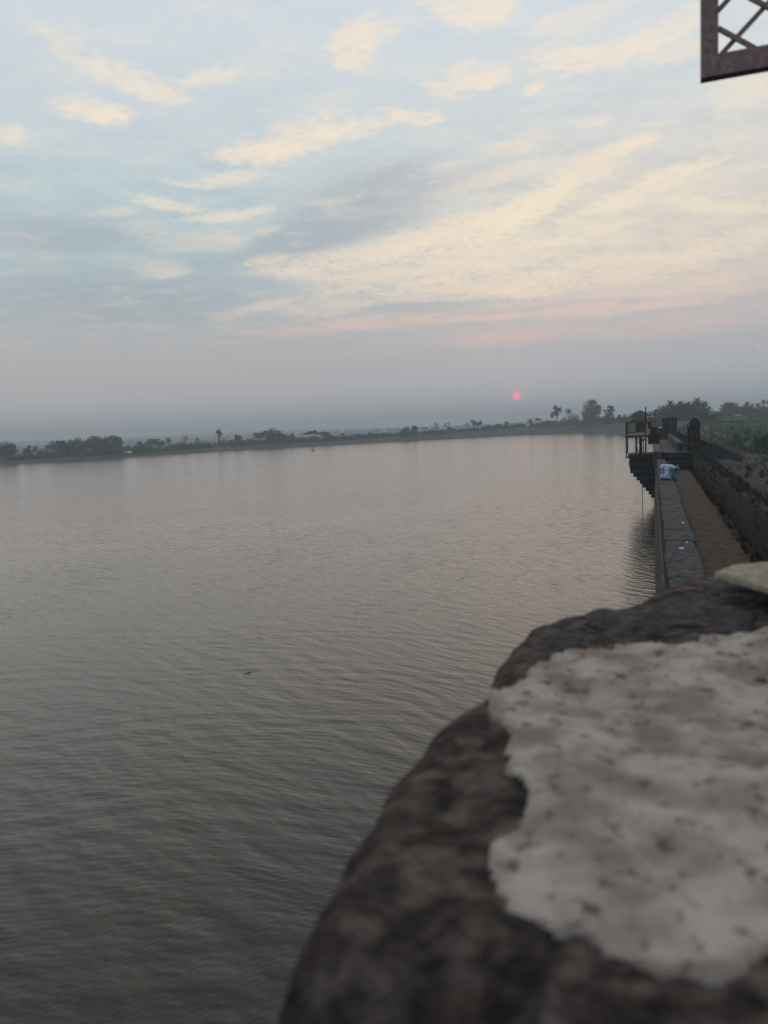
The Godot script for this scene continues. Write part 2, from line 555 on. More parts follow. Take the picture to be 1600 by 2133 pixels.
func tree(kind: String, at: Vector3, h: float, w: float, label: String, group: String) -> void:
	var names := {"round": "broadleaf_tree", "wide": "broadleaf_tree", "dome": "rain_tree", "bush": "bush", "sparse": "slender_tree", "bare": "bare_tree", "column": "column_tree", "umbrella": "umbrella_tree", "palm": "palm_tree", "toddy": "palm_tree"}
	var t := thing(names[kind], label, "bush" if kind == "bush" else "palm" if kind in ["palm", "toddy"] else "tree", at, group)
	rng.seed = hash(label)
	if at.x < -60.0 and kind != "umbrella" and kind != "toddy":
		h *= 1.12
	if kind in ["bush", "round", "wide", "sparse", "dome"]:
		w *= 1.35
		h *= 1.2 if at.z < -350.0 and kind != "round" else 1.12
	t.rotation.y = 0.0
	var green := Color(0.040, 0.056, 0.030)
	var bark: Material = mats.bark
	var lm: Material = mats.leaf
	var trunk := MB.new()
	var lobes := []
	var near := at.z > -300.0 and at.x > -60.0
	var ls := 0.5 if near else 0.6
	match kind:
		"round", "wide", "dome":
			var base := 0.06
			if kind == "dome": base = 0.05
			var th := h * (0.45 if kind == "round" else 0.35)
			trunk.tube(PackedVector3Array([Vector3(0, -0.6, 0), Vector3(0.05, th * 0.5, 0.03), Vector3(0, th, 0)]), PackedFloat32Array([h * 0.05, h * 0.035, h * 0.025]), 7)
			for i in 4:
				var a := TAU * i / 4.0 + rng.randf()
				trunk.tube(PackedVector3Array([Vector3(0, th * 0.7, 0), Vector3(cos(a) * w * 0.28, h * 0.7, sin(a) * w * 0.28)]), PackedFloat32Array([h * 0.022, h * 0.01]), 5)
			var n := 15 if kind != "dome" else 30
			for i in n:
				var d := ball()
				if kind == "dome":
					d = Vector3(d.x, absf(d.y), d.z)
					d = d.normalized() * rng.randf_range(0.55, 0.9)
				var c := Vector3(d.x * w * 0.38, h * (base + (1.0 - base) * (0.5 + d.y * 0.33)), d.z * w * 0.38)
				if kind == "dome": c.y = h * (0.12 + d.y * 0.80)
				var r := w * rng.randf_range(0.13, 0.22)
				lobes.append([c, Vector3(r, minf(r, h * 0.19) * 0.8, r)])
			if kind != "dome":
				lobes.append([Vector3(0, h * 0.60, 0), Vector3(w * 0.40, h * 0.36, w * 0.38)])
				lobes.append([Vector3(0, h * 0.25, 0), Vector3(w * 0.40, h * 0.26, w * 0.38)])
			else:
				lobes.append([Vector3(0, h * 0.36, 0), Vector3(w * 0.46, h * 0.52, w * 0.42)])
				lobes.append([Vector3(0, h * 0.66, 0), Vector3(w * 0.3, h * 0.30, w * 0.3)])
			put("trunk", trunk.done(), bark, t)
			put("crown", leaves(lobes, int(clampf(w * h * (34.0 if kind == "dome" else 22.0), 900, 6500)), ls, green), lm, t)
		"bush":
			for i in 4:
				var d := ball()
				trunk.tube(PackedVector3Array([Vector3(d.x * 0.2, -0.4, d.z * 0.2), Vector3(d.x * w * 0.3, h * 0.55, d.z * w * 0.3)]), PackedFloat32Array([0.07, 0.03]), 5)
			for i in rng.randi_range(7, 11):
				var x := rng.randf_range(-0.4, 0.4)
				var top := h * rng.randf_range(0.45, 1.0) * (1.0 - 0.5 * absf(x))
				var r := maxf(w * rng.randf_range(0.10, 0.19), 0.3)
				lobes.append([Vector3(x * w, maxf(top - r * 0.7, 0.2), rng.randf_range(-0.3, 0.3) * w), Vector3(r, r * 0.85, r)])
				lobes.append([Vector3(x * w, top * 0.4, rng.randf_range(-0.3, 0.3) * w), Vector3(r * 1.1, maxf(top * 0.42, 0.3), r * 1.1)])
			put("stem", trunk.done(), bark, t)
			put("crown", leaves(lobes, int(clampf(w * h * 42.0, 350, 1600)), ls * 0.85, green), lm, t)
		"sparse":
			var tips := []
			trunk.tube(PackedVector3Array([Vector3(0, -0.5, 0), Vector3(0.06 * w, h * 0.3, 0)]), PackedFloat32Array([h * 0.025, h * 0.018]), 6)
			for i in 4:
				branch(trunk, Vector3(0.06 * w, h * rng.randf_range(0.2, 0.32), 0), Vector3(rng.randf_range(-0.5, 0.5) * w / h * 1.6, 1, rng.randf_range(-0.3, 0.3)).normalized(), h * 0.36, h * 0.014, 1, tips)
			for p in tips:
				var q: Vector3 = p
				q.y = minf(q.y, h * 0.93)
				q.x = clampf(q.x, -w * 0.45, w * 0.45)
				var r := w * rng.randf_range(0.10, 0.19)
				lobes.append([q, Vector3(r, r * 0.9, r)])
			for i in 6:
				var r := w * rng.randf_range(0.14, 0.2)
				lobes.append([Vector3(rng.randf_range(-0.33, 0.33) * w, h * rng.randf_range(0.45, 0.9), rng.randf_range(-0.3, 0.3) * w), Vector3(r, r, r)])
			put("trunk", trunk.done(), bark, t)
			put("crown", leaves(lobes, int(clampf(w * h * 22.0, 220, 1300)), ls * 0.8, green), lm, t)
		"bare":
			var tips := []
			trunk.tube(PackedVector3Array([Vector3(0, -0.5, 0), Vector3(0.04 * w, h * 0.25, 0), Vector3(0, h * 0.4, 0)]), PackedFloat32Array([h * 0.03, h * 0.024, h * 0.018]), 6)
			for i in 6:
				branch(trunk, Vector3(0.02 * w, h * rng.randf_range(0.25, 0.4), 0), Vector3(rng.randf_range(-0.8, 0.8) * w / h, 0.9, rng.randf_range(-0.6, 0.6)).normalized(), h * 0.27, h * 0.015, 2, tips)
			for p in tips:
				lobes.append([p, Vector3.ONE * w * 0.07])
			put("trunk", trunk.done(), mats.pale_bark, t)
			put("crown", leaves(lobes, 170, 0.32, green), lm, t)
		"column":
			trunk.tube(PackedVector3Array([Vector3(0, -0.5, 0), Vector3(0.1, h * 0.5, 0), Vector3(0, h * 0.9, 0)]), PackedFloat32Array([0.22, 0.14, 0.04]), 6)
			for i in 24:
				var k := i / 23.0
				var r := w * (0.17 + 0.10 * sin(k * 9.0 + 1.0)) * rng.randf_range(0.6, 1.2)
				lobes.append([Vector3(rng.randf_range(-0.3, 0.3) * w, h * lerpf(0.16, 0.92, k), rng.randf_range(-0.2, 0.2) * w), Vector3(r, h * 0.05, r)])
			put("trunk", trunk.done(), bark, t)
			put("crown", leaves(lobes, 620, ls * 0.8, green), lm, t)
		"umbrella":
			for s in [-1.0, 1.0]:
				trunk.tube(PackedVector3Array([Vector3(0, -0.4, 0), Vector3(s * w * 0.03, h * 0.3, 0), Vector3(s * w * 0.2, h * 0.62, 0.3 * s), Vector3(s * w * 0.36, h * 0.78, 0.6 * s)]), PackedFloat32Array([0.24, 0.18, 0.11, 0.05]), 6)
			trunk.tube(PackedVector3Array([Vector3(0, h * 0.25, 0), Vector3(0.2, h * 0.75, 0.2)]), PackedFloat32Array([0.13, 0.06]), 6)
			for i in 17:
				var x := rng.randf_range(-0.42, 0.42)
				lobes.append([Vector3(x * w, h * (0.88 - absf(x) * 0.5 + rng.randf_range(-0.1, 0.06)), rng.randf_range(-0.3, 0.3) * w), Vector3(w * 0.13, h * 0.09, w * 0.13)])
			put("trunk", trunk.done(), bark, t)
			put("crown", leaves(lobes, 1900, ls * 0.8, green), lm, t)
		"palm", "toddy":
			var head := h * (0.80 if kind == "palm" else 0.78)
			var lean := rng.randf_range(-0.25, 0.25)
			trunk.tube(PackedVector3Array([Vector3(-lean, -0.5, 0), Vector3(-lean * 0.3, head * 0.5, 0), Vector3(0, head, 0)]), PackedFloat32Array([0.2, 0.14, 0.11]), 7)
			put("trunk", trunk.done(), bark, t)
			var n := 21 if kind == "palm" else 18
			for i in n:
				var up := (i % 3) / 2.0
				var key := "%s%d%.1f" % [kind, i % 3, w]
				if not frond_sets.has(key):
					frond_sets[key] = frond(w * (0.60 if kind == "palm" else 0.56), lerpf(1.15, 0.55, up) if kind == "palm" else lerpf(0.85, 0.5, up))
				var f := put("frond", frond_sets[key], mats.frond, t)
				f.position = Vector3(0, head, 0)
				f.rotation = Vector3(0, i * 2.399 + rng.randf() * 0.3, lerpf(-0.15, 0.85, up) if kind == "palm" else lerpf(-0.1, 0.25, up))
			var heart := []
			heart.append([Vector3(0, head + 0.05, 0), Vector3(w * 0.12, h * 0.04, w * 0.12)])
			put("crown_heart", leaves(heart, 60, 0.4, green), lm, t)


# ------------------------------------------------------------------ a body as a smooth union of tapered capsules, meshed by surface nets
func field(p: Vector3, prims: Array, k: float) -> float:
	var d := 1e9
	for c in prims:
		var a: Vector3 = c[0]
		var ab: Vector3 = c[1] - a
		var t := clampf((p - a).dot(ab) / maxf(ab.length_squared(), 1e-9), 0.0, 1.0)
		var e: float = p.distance_to(a + ab * t) - lerpf(c[2], c[3], t)
		var h := clampf(0.5 + 0.5 * (d - e) / k, 0.0, 1.0)
		d = lerpf(d, e, h) - k * h * (1.0 - h)
	return d


func nets(prims: Array, k: float, cell: float, planes: Array = [], grow := 0.0) -> ArrayMesh:
	var lo := Vector3.ONE * 1e9
	var hi := -lo
	for c in prims:
		for e in 2:
			var r := Vector3.ONE * (float(c[2 + e]) + grow + cell * 2.0)
			lo = lo.min(c[e] - r)
			hi = hi.max(c[e] + r)
	var n := Vector3i(((hi - lo) / cell).ceil()) + Vector3i.ONE
	var f := PackedFloat32Array()
	f.resize(n.x * n.y * n.z)
	for z in n.z:
		for y in n.y:
			for x in n.x:
				var p := lo + Vector3(x, y, z) * cell
				var d := field(p, prims, k) - grow
				for pl in planes:
					d = maxf(d, (p - pl[0]).dot(pl[1]))
				f[(z * n.y + y) * n.x + x] = d
	var m := MB.new()
	var at := {}
	for z in n.z - 1:
		for y in n.y - 1:
			for x in n.x - 1:
				var i := (z * n.y + y) * n.x + x
				var sum := Vector3.ZERO
				var cnt := 0
				for e in 12:
					var ax := e / 4
					var o := Vector3i.ZERO
					o[(ax + 1) % 3] = e & 1
					o[(ax + 2) % 3] = (e >> 1) & 1
					var q := o
					q[ax] = 1
					var fa := f[i + (o.z * n.y + o.y) * n.x + o.x]
					var fb := f[i + (q.z * n.y + q.y) * n.x + q.x]
					if (fa < 0.0) != (fb < 0.0):
						sum += Vector3(o) + Vector3(q - o) * (fa / (fa - fb))
						cnt += 1
				if cnt:
					at[i] = m.v.size()
					var p := lo + (Vector3(x, y, z) + sum / cnt) * cell
					m.v.append(p)
					var g := Vector3(f[i + 1] - f[i], f[i + n.x] - f[i], f[i + n.x * n.y] - f[i])
					m.nrm.append(g.normalized())
	for i in at.keys():
		var x: int = i % n.x
		var y: int = (i / n.x) % n.y
		var z: int = i / (n.x * n.y)
		var step := [1, n.x, n.x * n.y]
		for ax in 3:
			var j: int = i + step[ax]
			if (f[i] < 0.0) == (f[j] < 0.0): continue
			var u: int = step[(ax + 1) % 3]
			var w: int = step[(ax + 2) % 3]
			if not (at.has(i - u) and at.has(i - w) and at.has(i - u - w)): continue
			var o := Vector3.ZERO
			o[ax] = 1.0 if f[i] < 0.0 else -1.0
			m.tri(at[i], at[i - u], at[i - u - w], o)
			m.tri(at[i], at[i - u - w], at[i - w], o)
	return m.done()


# ------------------------------------------------------------------ the place
func ripple_map() -> ImageTexture:
	# slopes of wind ripples: many small waves that run mostly one way, whole numbers of them across an 8 m tile
	var n := 640
	var r := RandomNumberGenerator.new()
	r.seed = 17
	var sx := PackedFloat32Array()
	var sy := PackedFloat32Array()
	sx.resize(n * n)
	sy.resize(n * n)
	for w in 46:
		var wave := 1.0 * pow(0.07, w / 45.0)            # metres from crest to crest
		var turn := clampf(r.randfn(0.0, 0.42), -1.1, 1.1)
		var kx := roundf(sin(turn) * 8.0 / wave)
		var ky := roundf(cos(turn) * 8.0 / wave)
		if ky < 1.0: ky = 1.0
		var steep := 0.0148 * r.randf_range(0.5, 1.5)
		var len := sqrt(kx * kx + ky * ky)
		var ax := steep * kx / len
		var ay := steep * ky / len
		var ph := r.randf() * TAU
		var ca := PackedFloat32Array()
		var sa := PackedFloat32Array()
		for i in n:
			ca.append(cos(TAU * kx * i / n + ph))
			sa.append(sin(TAU * kx * i / n + ph))
		for j in n:
			var cb := cos(TAU * ky * j / n)
			var sb := sin(TAU * ky * j / n)
			var k := j * n
			for i in n:
				var c := ca[i] * cb - sa[i] * sb
				sx[k + i] += c * ax
				sy[k + i] += c * ay
	var data := PackedByteArray()
	data.resize(n * n * 3)
	for k in n * n:
		var v := Vector3(-sx[k], sy[k], 1.0).normalized()
		data[k * 3] = int(127.5 + 127.5 * v.x)
		data[k * 3 + 1] = int(127.5 + 127.5 * v.y)
		data[k * 3 + 2] = int(127.5 + 127.5 * v.z)
	return ImageTexture.create_from_image(Image.create_from_data(n, n, false, Image.FORMAT_RGB8, data))


func bank_sheet() -> ArrayMesh:
	# shoreline of the reservoir: x, z, height of the bank top
	var s := [[20.0, 150.0, 1.5], [-90.0, 140.0, 1.5], [-200.0, 90.0, 1.5], [-255.0, 10.0, 1.5], [-268.0, -70.0, 1.4], [-262.0, -130.0, 1.3], [-242.0, -185.0, 1.4],
		[-223.1, -217.0, 1.5], [-207.8, -236.3, 1.8], [-196.9, -259.3, 2.0], [-186.3, -284.3, 2.2], [-174.9, -303.2, 2.2], [-157.0, -318.2, 2.3], [-140.8, -335.2, 2.2], [-123.6, -353.5, 2.3], [-107.4, -366.6, 2.6], [-96.3, -379.6, 2.9], [-84.3, -392.9, 3.3], [-71.9, -403.7, 3.7], [-56.8, -406.7, 3.9], [-41.4, -400.6, 4.1], [-29.5, -383.6, 4.3], [-21.9, -357.5, 4.5], [-18.4, -331.5, 4.6], [-11.7, -295.0, 4.7], [-7.7, -274.7, 4.8], [-3.0, -256.0, 4.8], [3.0, -238.0, 4.6]]
	var fine := []
	for i in s.size() - 1:
		var n := int(maxf(1.0, Vector2(s[i][0], s[i][1]).distance_to(Vector2(s[i + 1][0], s[i + 1][1])) / 3.0))
		for j in n:
			var t := float(j) / n
			fine.append([lerpf(s[i][0], s[i + 1][0], t), lerpf(s[i][1], s[i + 1][1], t), lerpf(s[i][2], s[i + 1][2], t)])
	fine.append(s[-1])
	var rings := [[-8.0, -1.4, 0.0], [-1.0, -0.25, 0.0], [0.0, 0.02, 0.0], [0.5, 0.38, 0.0], [2.5, 0.30, 0.15], [5.0, 0.2, 0.4], [8.5, 0.1, 0.72], [11.5, 0.0, 0.97], [13.0, 0.0, 1.0], [17.0, -0.15, 1.0], [28.0, -0.35, 1.0], [60.0, -0.1, 0.85], [150.0, 0.8, 0.4], [600.0, 1.8, 0.1], [2800.0, 2.0, 0.0]]
	var p := PackedVector3Array()
	for q in fine:
		var c := Vector2(q[0], q[1])
		var out := (c - Vector2(-90, -130)).normalized()
		for r in rings:
			var wob := nz.get_noise_2d(c.x * 9.0, c.y * 9.0) * 0.9 if r[0] > -2.0 and r[0] < 14.0 else 0.0
			var g: Vector2 = c + out * (r[0] + wob)
			var y: float = r[1] + r[2] * q[2] + (nz.get_noise_2d(g.x * 6.0, g.y * 6.0) * 0.22 if r[0] > 1.0 else nz.get_noise_2d(g.x * 14.0, g.y * 14.0) * 0.12)
			p.append(Vector3(g.x, y, g.y))
	var m := MB.new()
	m.grid(p, fine.size(), rings.size(), Vector3.UP)
	return m.done()


func land(x: float, z: float) -> float:
	var y := 2.3 + 1.62 * exp(-maxf(0.0, x - 4.0) / 4.0)
	y += nz.get_noise_2d(x * 16.0, z * 16.0) * 0.14 + nz.get_noise_2d(x * 60.0, z * 60.0) * 0.05
	if z < -240.0: y = lerpf(y, 2.0, smoothstep(-240.0, -420.0, z))
	return y


func land_sheet() -> ArrayMesh:
	var xs := PackedFloat32Array([2.38])
	var x := 2.38
	while x < 2600.0:
		x += 0.22 + maxf(0.0, x - 4.0) * 0.09
		xs.append(x)
	var zs := PackedFloat32Array([120.0])
	var z := 120.0
	while z > -2800.0:
		z -= 0.8 + maxf(0.0, absf(z + 45.0) - 45.0) * 0.05
		zs.append(z)
	var p := PackedVector3Array()
	for a in xs:
		for b in zs:
			p.append(Vector3(a, land(a, b), b))
	var m := MB.new()
	m.grid(p, xs.size(), zs.size(), Vector3.UP)
	return m.done()


func water_sheet() -> ArrayMesh:
	var xs := PackedFloat32Array([0.3])
	var x := 0.3
	while x > -420.0:
		x -= 0.28 + maxf(0.0, -x - 14.0) * 0.035
		xs.append(x)
	var zs := PackedFloat32Array([150.0, 100.0, 60.0, 30.0])
	var z := 10.0
	while z > -470.0:
		zs.append(z)
		z -= 0.14 + maxf(0.0, -z - 20.0) * 0.014
	var uv := PackedVector2Array()
	var p := PackedVector3Array()
	for a in xs:
		for b in zs:
			var far := Vector2(a, b).length()
			var y := nz.get_noise_2d(a * 26.0 - b * 9.0, b * 100.0 + a * 30.0) * 0.004 * clampf(1.0 - far / 45.0, 0.0, 1.0)
			y += nz.get_noise_2d(a * 8.0 + 300.0, b * 26.0) * 0.010 * clampf(1.0 - far / 90.0, 0.0, 1.0)
			p.append(Vector3(a, y, b))
			var q := Vector2(a, b).rotated(-0.30) + Vector2(nz.get_noise_2d(a * 3.0, b * 3.0), nz.get_noise_2d(a * 3.0 + 400.0, b * 3.0)) * 3.0
			uv.append(Vector2(q.x / 8.0, q.y / 8.0))
	var m := MB.new()
	m.grid(p, xs.size(), zs.size(), Vector3.UP)
	var mesh := m.done()
	var arr := mesh.surface_get_arrays(0)
	arr[Mesh.ARRAY_TEX_UV] = uv
	var out := ArrayMesh.new()
	out.add_surface_from_arrays(Mesh.PRIMITIVE_TRIANGLES, arr)
	return out


func top_y(x: float, z: float) -> float:
	# height of the foreground parapet's top: uneven, crumbled and lower at the near end
	return 6.094 + nz.get_noise_2d(x * 260.0, z * 260.0) * 0.016 + nz.get_noise_2d(x * 900.0 + 70.0, z * 900.0) * 0.002 - 0.05 * smoothstep(-0.53, -0.36, z)


func parapet_core() -> ArrayMesh:
	var o := PackedVector2Array([Vector2(-0.27, 1.6), Vector2(-0.27, 0.6), Vector2(-0.27, -0.2), Vector2(-0.265, -0.43), Vector2(-0.265, -0.49), Vector2(-0.278, -0.64), Vector2(-0.278, -0.76), Vector2(-0.286, -0.85), Vector2(-0.276, -1.02), Vector2(-0.250, -1.15), Vector2(-0.258, -1.30), Vector2(-0.238, -1.46), Vector2(-0.176, -1.60), Vector2(-0.112, -1.665), Vector2(-0.02, -1.82), Vector2(0.024, -1.935), Vector2(0.134, -2.07), Vector2(0.3, -2.3), Vector2(0.62, -2.42)])
	var pts := PackedVector2Array()
	for i in o.size() - 1:
		var a := o[maxi(i - 1, 0)]
		var d := o[mini(i + 2, o.size() - 1)]
		var n := int(maxf(2.0, o[i].distance_to(o[i + 1]) / 0.014))
		for j in n:
			pts.append(o[i].cubic_interpolate(o[i + 1], a, d, float(j) / n))
	pts.append(o[-1])
	var rows := [[-0.11, -1.5], [-0.08, 3.0], [-0.045, 5.2], [-0.035, 5.7], [-0.03, 5.9], [-0.026, 5.98], [-0.018, 6.03], [-0.004, 6.06], [0.02, 6.078], [0.06, 6.090]]
	var p := PackedVector3Array()
	for i in pts.size():
		var a := pts[maxi(i - 1, 0)]
		var b := pts[mini(i + 1, pts.size() - 1)]
		var inw := (b - a).orthogonal().normalized()
		if inw.dot(Vector2(0.6, -0.6) - pts[i]) < 0.0: inw = -inw
		var list := []
		for r in rows:
			var q: Vector2 = pts[i] + inw * r[0]
			list.append(Vector3(q.x, r[1], q.y))
		var start := pts[i] + inw * 0.06
		var spine := Vector2(0.75, clampf(pts[i].y, -2.2, 1.6))
		for k in range(1, 34):
			var q := start.lerp(spine, k / 33.0)
			list.append(Vector3(q.x, 6.09, q.y))
		for q in list:
			var w: Vector3 = q
			var f: Vector3 = w * 100.0
			var amp := 0.030 if w.y > 5.0 else 0.07
			w += Vector3(nz.get_noise_3dv(f * 1.9), nz.get_noise_3dv(f * 1.9 + Vector3(70, 0, 0)), nz.get_noise_3dv(f * 1.9 + Vector3(0, 70, 0))) * amp
			w += Vector3(nz.get_noise_3dv(f * 7.0), nz.get_noise_3dv(f * 7.0 + Vector3(70, 0, 0)), nz.get_noise_3dv(f * 7.0 + Vector3(0, 70, 0))) * 0.008
			var share := smoothstep(6.04, 6.089, q.y)
			w.y = lerpf(w.y - 0.05 * smoothstep(-0.53, -0.36, w.z) * smoothstep(5.5, 6.0, q.y), top_y(w.x, w.z), share)
			p.append(w)
	var m := MB.new()
	m.grid(p, pts.size(), rows.size() + 33, Vector3(0.3, 4.0, -0.3), true)
	return m.done()


func slab_from(poly: PackedVector2Array, y0: float, thick: float, cell: float, wob: float, amp: float, hug := false) -> ArrayMesh:
	# a sheet with a broken outline in x,z, lying at y0
	var rim := PackedVector2Array()
	for i in poly.size():
		var a := poly[i]
		var b := poly[(i + 1) % poly.size()]
		var n := int(maxf(1.0, a.distance_to(b) / (cell * 0.7)))
		for j in n:
			var q := a.lerp(b, float(j) / n)
			rim.append(q + Vector2(nz.get_noise_2d(q.x * 420.0, q.y * 420.0), nz.get_noise_2d(q.x * 420.0 + 500.0, q.y * 420.0)) * wob + Vector2(nz.get_noise_2d(q.x * 3000.0, q.y * 3000.0), nz.get_noise_2d(q.x * 3000.0 + 500.0, q.y * 3000.0)) * wob * 0.12)
	var all := rim.duplicate()
	var lo := rim[0]
	var hi := rim[0]
	for q in rim:
		lo = lo.min(q)
		hi = hi.max(q)
	var x := lo.x
	while x < hi.x:
		var z := lo.y
		while z < hi.y:
			var q := Vector2(x + rng.randf() * cell * 0.5, z + rng.randf() * cell * 0.5)
			if Geometry2D.is_point_in_polygon(q, rim): all.append(q)
			z += cell
		x += cell
	var t := Geometry2D.triangulate_delaunay(all)
	var m := MB.new()
	for i in all.size():
		var q := all[i]
		var y := y0 + nz.get_noise_3d(q.x * 160.0, y0 * 100.0, q.y * 160.0) * amp
		if hug: y = top_y(q.x, q.y) + (-0.006 if i < rim.size() else 0.0042 + 0.007 * minf(0.25, nz.get_noise_2d(q.x * 1300.0 + 40.0, q.y * 1300.0) + 0.02))
		m.v.append(Vector3(q.x, y - (thick * 0.12 if i < rim.size() else 0.0), q.y))
	for i in range(0, t.size(), 3):
		if Geometry2D.is_point_in_polygon((all[t[i]] + all[t[i + 1]] + all[t[i + 2]]) / 3.0, rim):
			m.tri(t[i], t[i + 1], t[i + 2], Vector3.UP)
	var c := (lo + hi) * 0.5
	for i in rim.size():
		var a := m.v[i]
		var b := m.v[(i + 1) % rim.size()]
		m.quad(a, b, b - Vector3(0, thick, 0), a - Vector3(0, thick, 0), Vector3(a.x - c.x, 0, a.z - c.y))
	var st := SurfaceTool.new()
	st.begin(Mesh.PRIMITIVE_TRIANGLES)
	for i in m.ix:
		st.set_smooth_group(0)
		st.add_vertex(m.v[i])
	st.generate_normals()
	return st.commit()


func tuft(h: float, n: int, spread: float) -> ArrayMesh:
	var m := MB.new()
	for i in n:
		var a := rng.randf() * TAU
		var b := Vector3(cos(a), 0, sin(a)) * spread * rng.randf_range(0.1, 0.5)
		var lean := Vector3(cos(a + rng.randf_range(-0.8, 0.8)), 0, sin(a)) * spread * rng.randf_range(0.4, 1.2)
		var hh := h * rng.randf_range(0.6, 1.1)
		var side := Vector3(-sin(a), 0, cos(a)) * h * 0.05
		var i0 := m.v.size()
		m.v.append_array(PackedVector3Array([b - side, b + side, b + lean * 0.5 + Vector3(0, hh * 0.75, 0) + side * 0.6, b + lean + Vector3(0, hh, 0), b + lean * 0.5 + Vector3(0, hh * 0.75, 0) - side * 0.6]))
		m.ix.append_array(PackedInt32Array([i0, i0 + 1, i0 + 2, i0, i0 + 2, i0 + 4, i0 + 4, i0 + 2, i0 + 3]))
	return m.done()


func strew(called: String, label: String, category: String, mesh: Mesh, material: Material, places: Array) -> void:
	var mm := MultiMesh.new()
	mm.transform_format = MultiMesh.TRANSFORM_3D
	mm.use_colors = true
	mm.mesh = mesh
	mm.instance_count = places.size()
	for i in places.size():
		var s := rng.randf_range(0.65, 1.3)
		mm.set_instance_transform(i, Transform3D(Basis(Vector3.UP, rng.randf() * TAU).scaled(Vector3(s, s * rng.randf_range(0.8, 1.2), s)), places[i]))
		var k := rng.randf_range(0.6, 1.35)
		mm.set_instance_color(i, Color(k * rng.randf_range(0.85, 1.2), k, k * rng.randf_range(0.8, 1.1)))
	var o := MultiMeshInstance3D.new()
	o.multimesh = mm
	o.material_override = material
	o.name = numbered(called)
	add_child(o)
	tag(o, label, category, "", "stuff")


func gull(called: String, label: String, at: Vector3, span: float, turn: float, bank: float) -> void:
	var t := thing(called, label, "bird", at)
	t.rotation = Vector3(0, turn, bank)
	var b := MB.new()
	var s := span
	b.tube(PackedVector3Array([Vector3(0, 0, -s * 0.30), Vector3(0, s * 0.01, -s * 0.24), Vector3(0, 0, -s * 0.1), Vector3(0, 0, s * 0.1), Vector3(0, 0, s * 0.24)]), PackedFloat32Array([0.005 * s, s * 0.045, s * 0.075, s * 0.05, s * 0.015]), 8)
	put("body", b.done(), mats.feather, t)
	for k in [-1.0, 1.0]:
		var w := MB.new()
		var p := [Vector3(0, 0.03, -0.14), Vector3(0, 0.03, 0.08), Vector3(k * 0.22, 0.10, 0.06), Vector3(k * 0.24, 0.11, -0.15), Vector3(k * 0.52, 0.03, 0.10)]
		for q in 5: p[q] *= s
		var th := Vector3(0, s * 0.012, 0)
		for e in [1.0, -1.0]:
			w.quad(p[0] + th * e, p[1] + th * e, p[2] + th * e, p[3] + th * e, Vector3(0, e, 0))
			w.quad(p[3] + th * e, p[2] + th * e, p[4], p[4] + Vector3(0, 0, -0.02 * s), Vector3(0, e, 0))
		w.quad(p[0] + th, p[3] + th, p[3] - th, p[0] - th, Vector3(0, 0, -1))
		w.quad(p[1] + th, p[2] + th, p[2] - th, p[1] - th, Vector3(0, 0, 1))
		put("wing", w.done(), mats.feather, t)
		var f := MB.new()
		f.box(Vector3(k * s * 0.035, 0, s * 0.33), Vector3(s * 0.03, s * 0.012, s * 0.2), Basis(Vector3.UP, k * 0.18))
		put("tail_feather", f.done(), mats.feather, t)


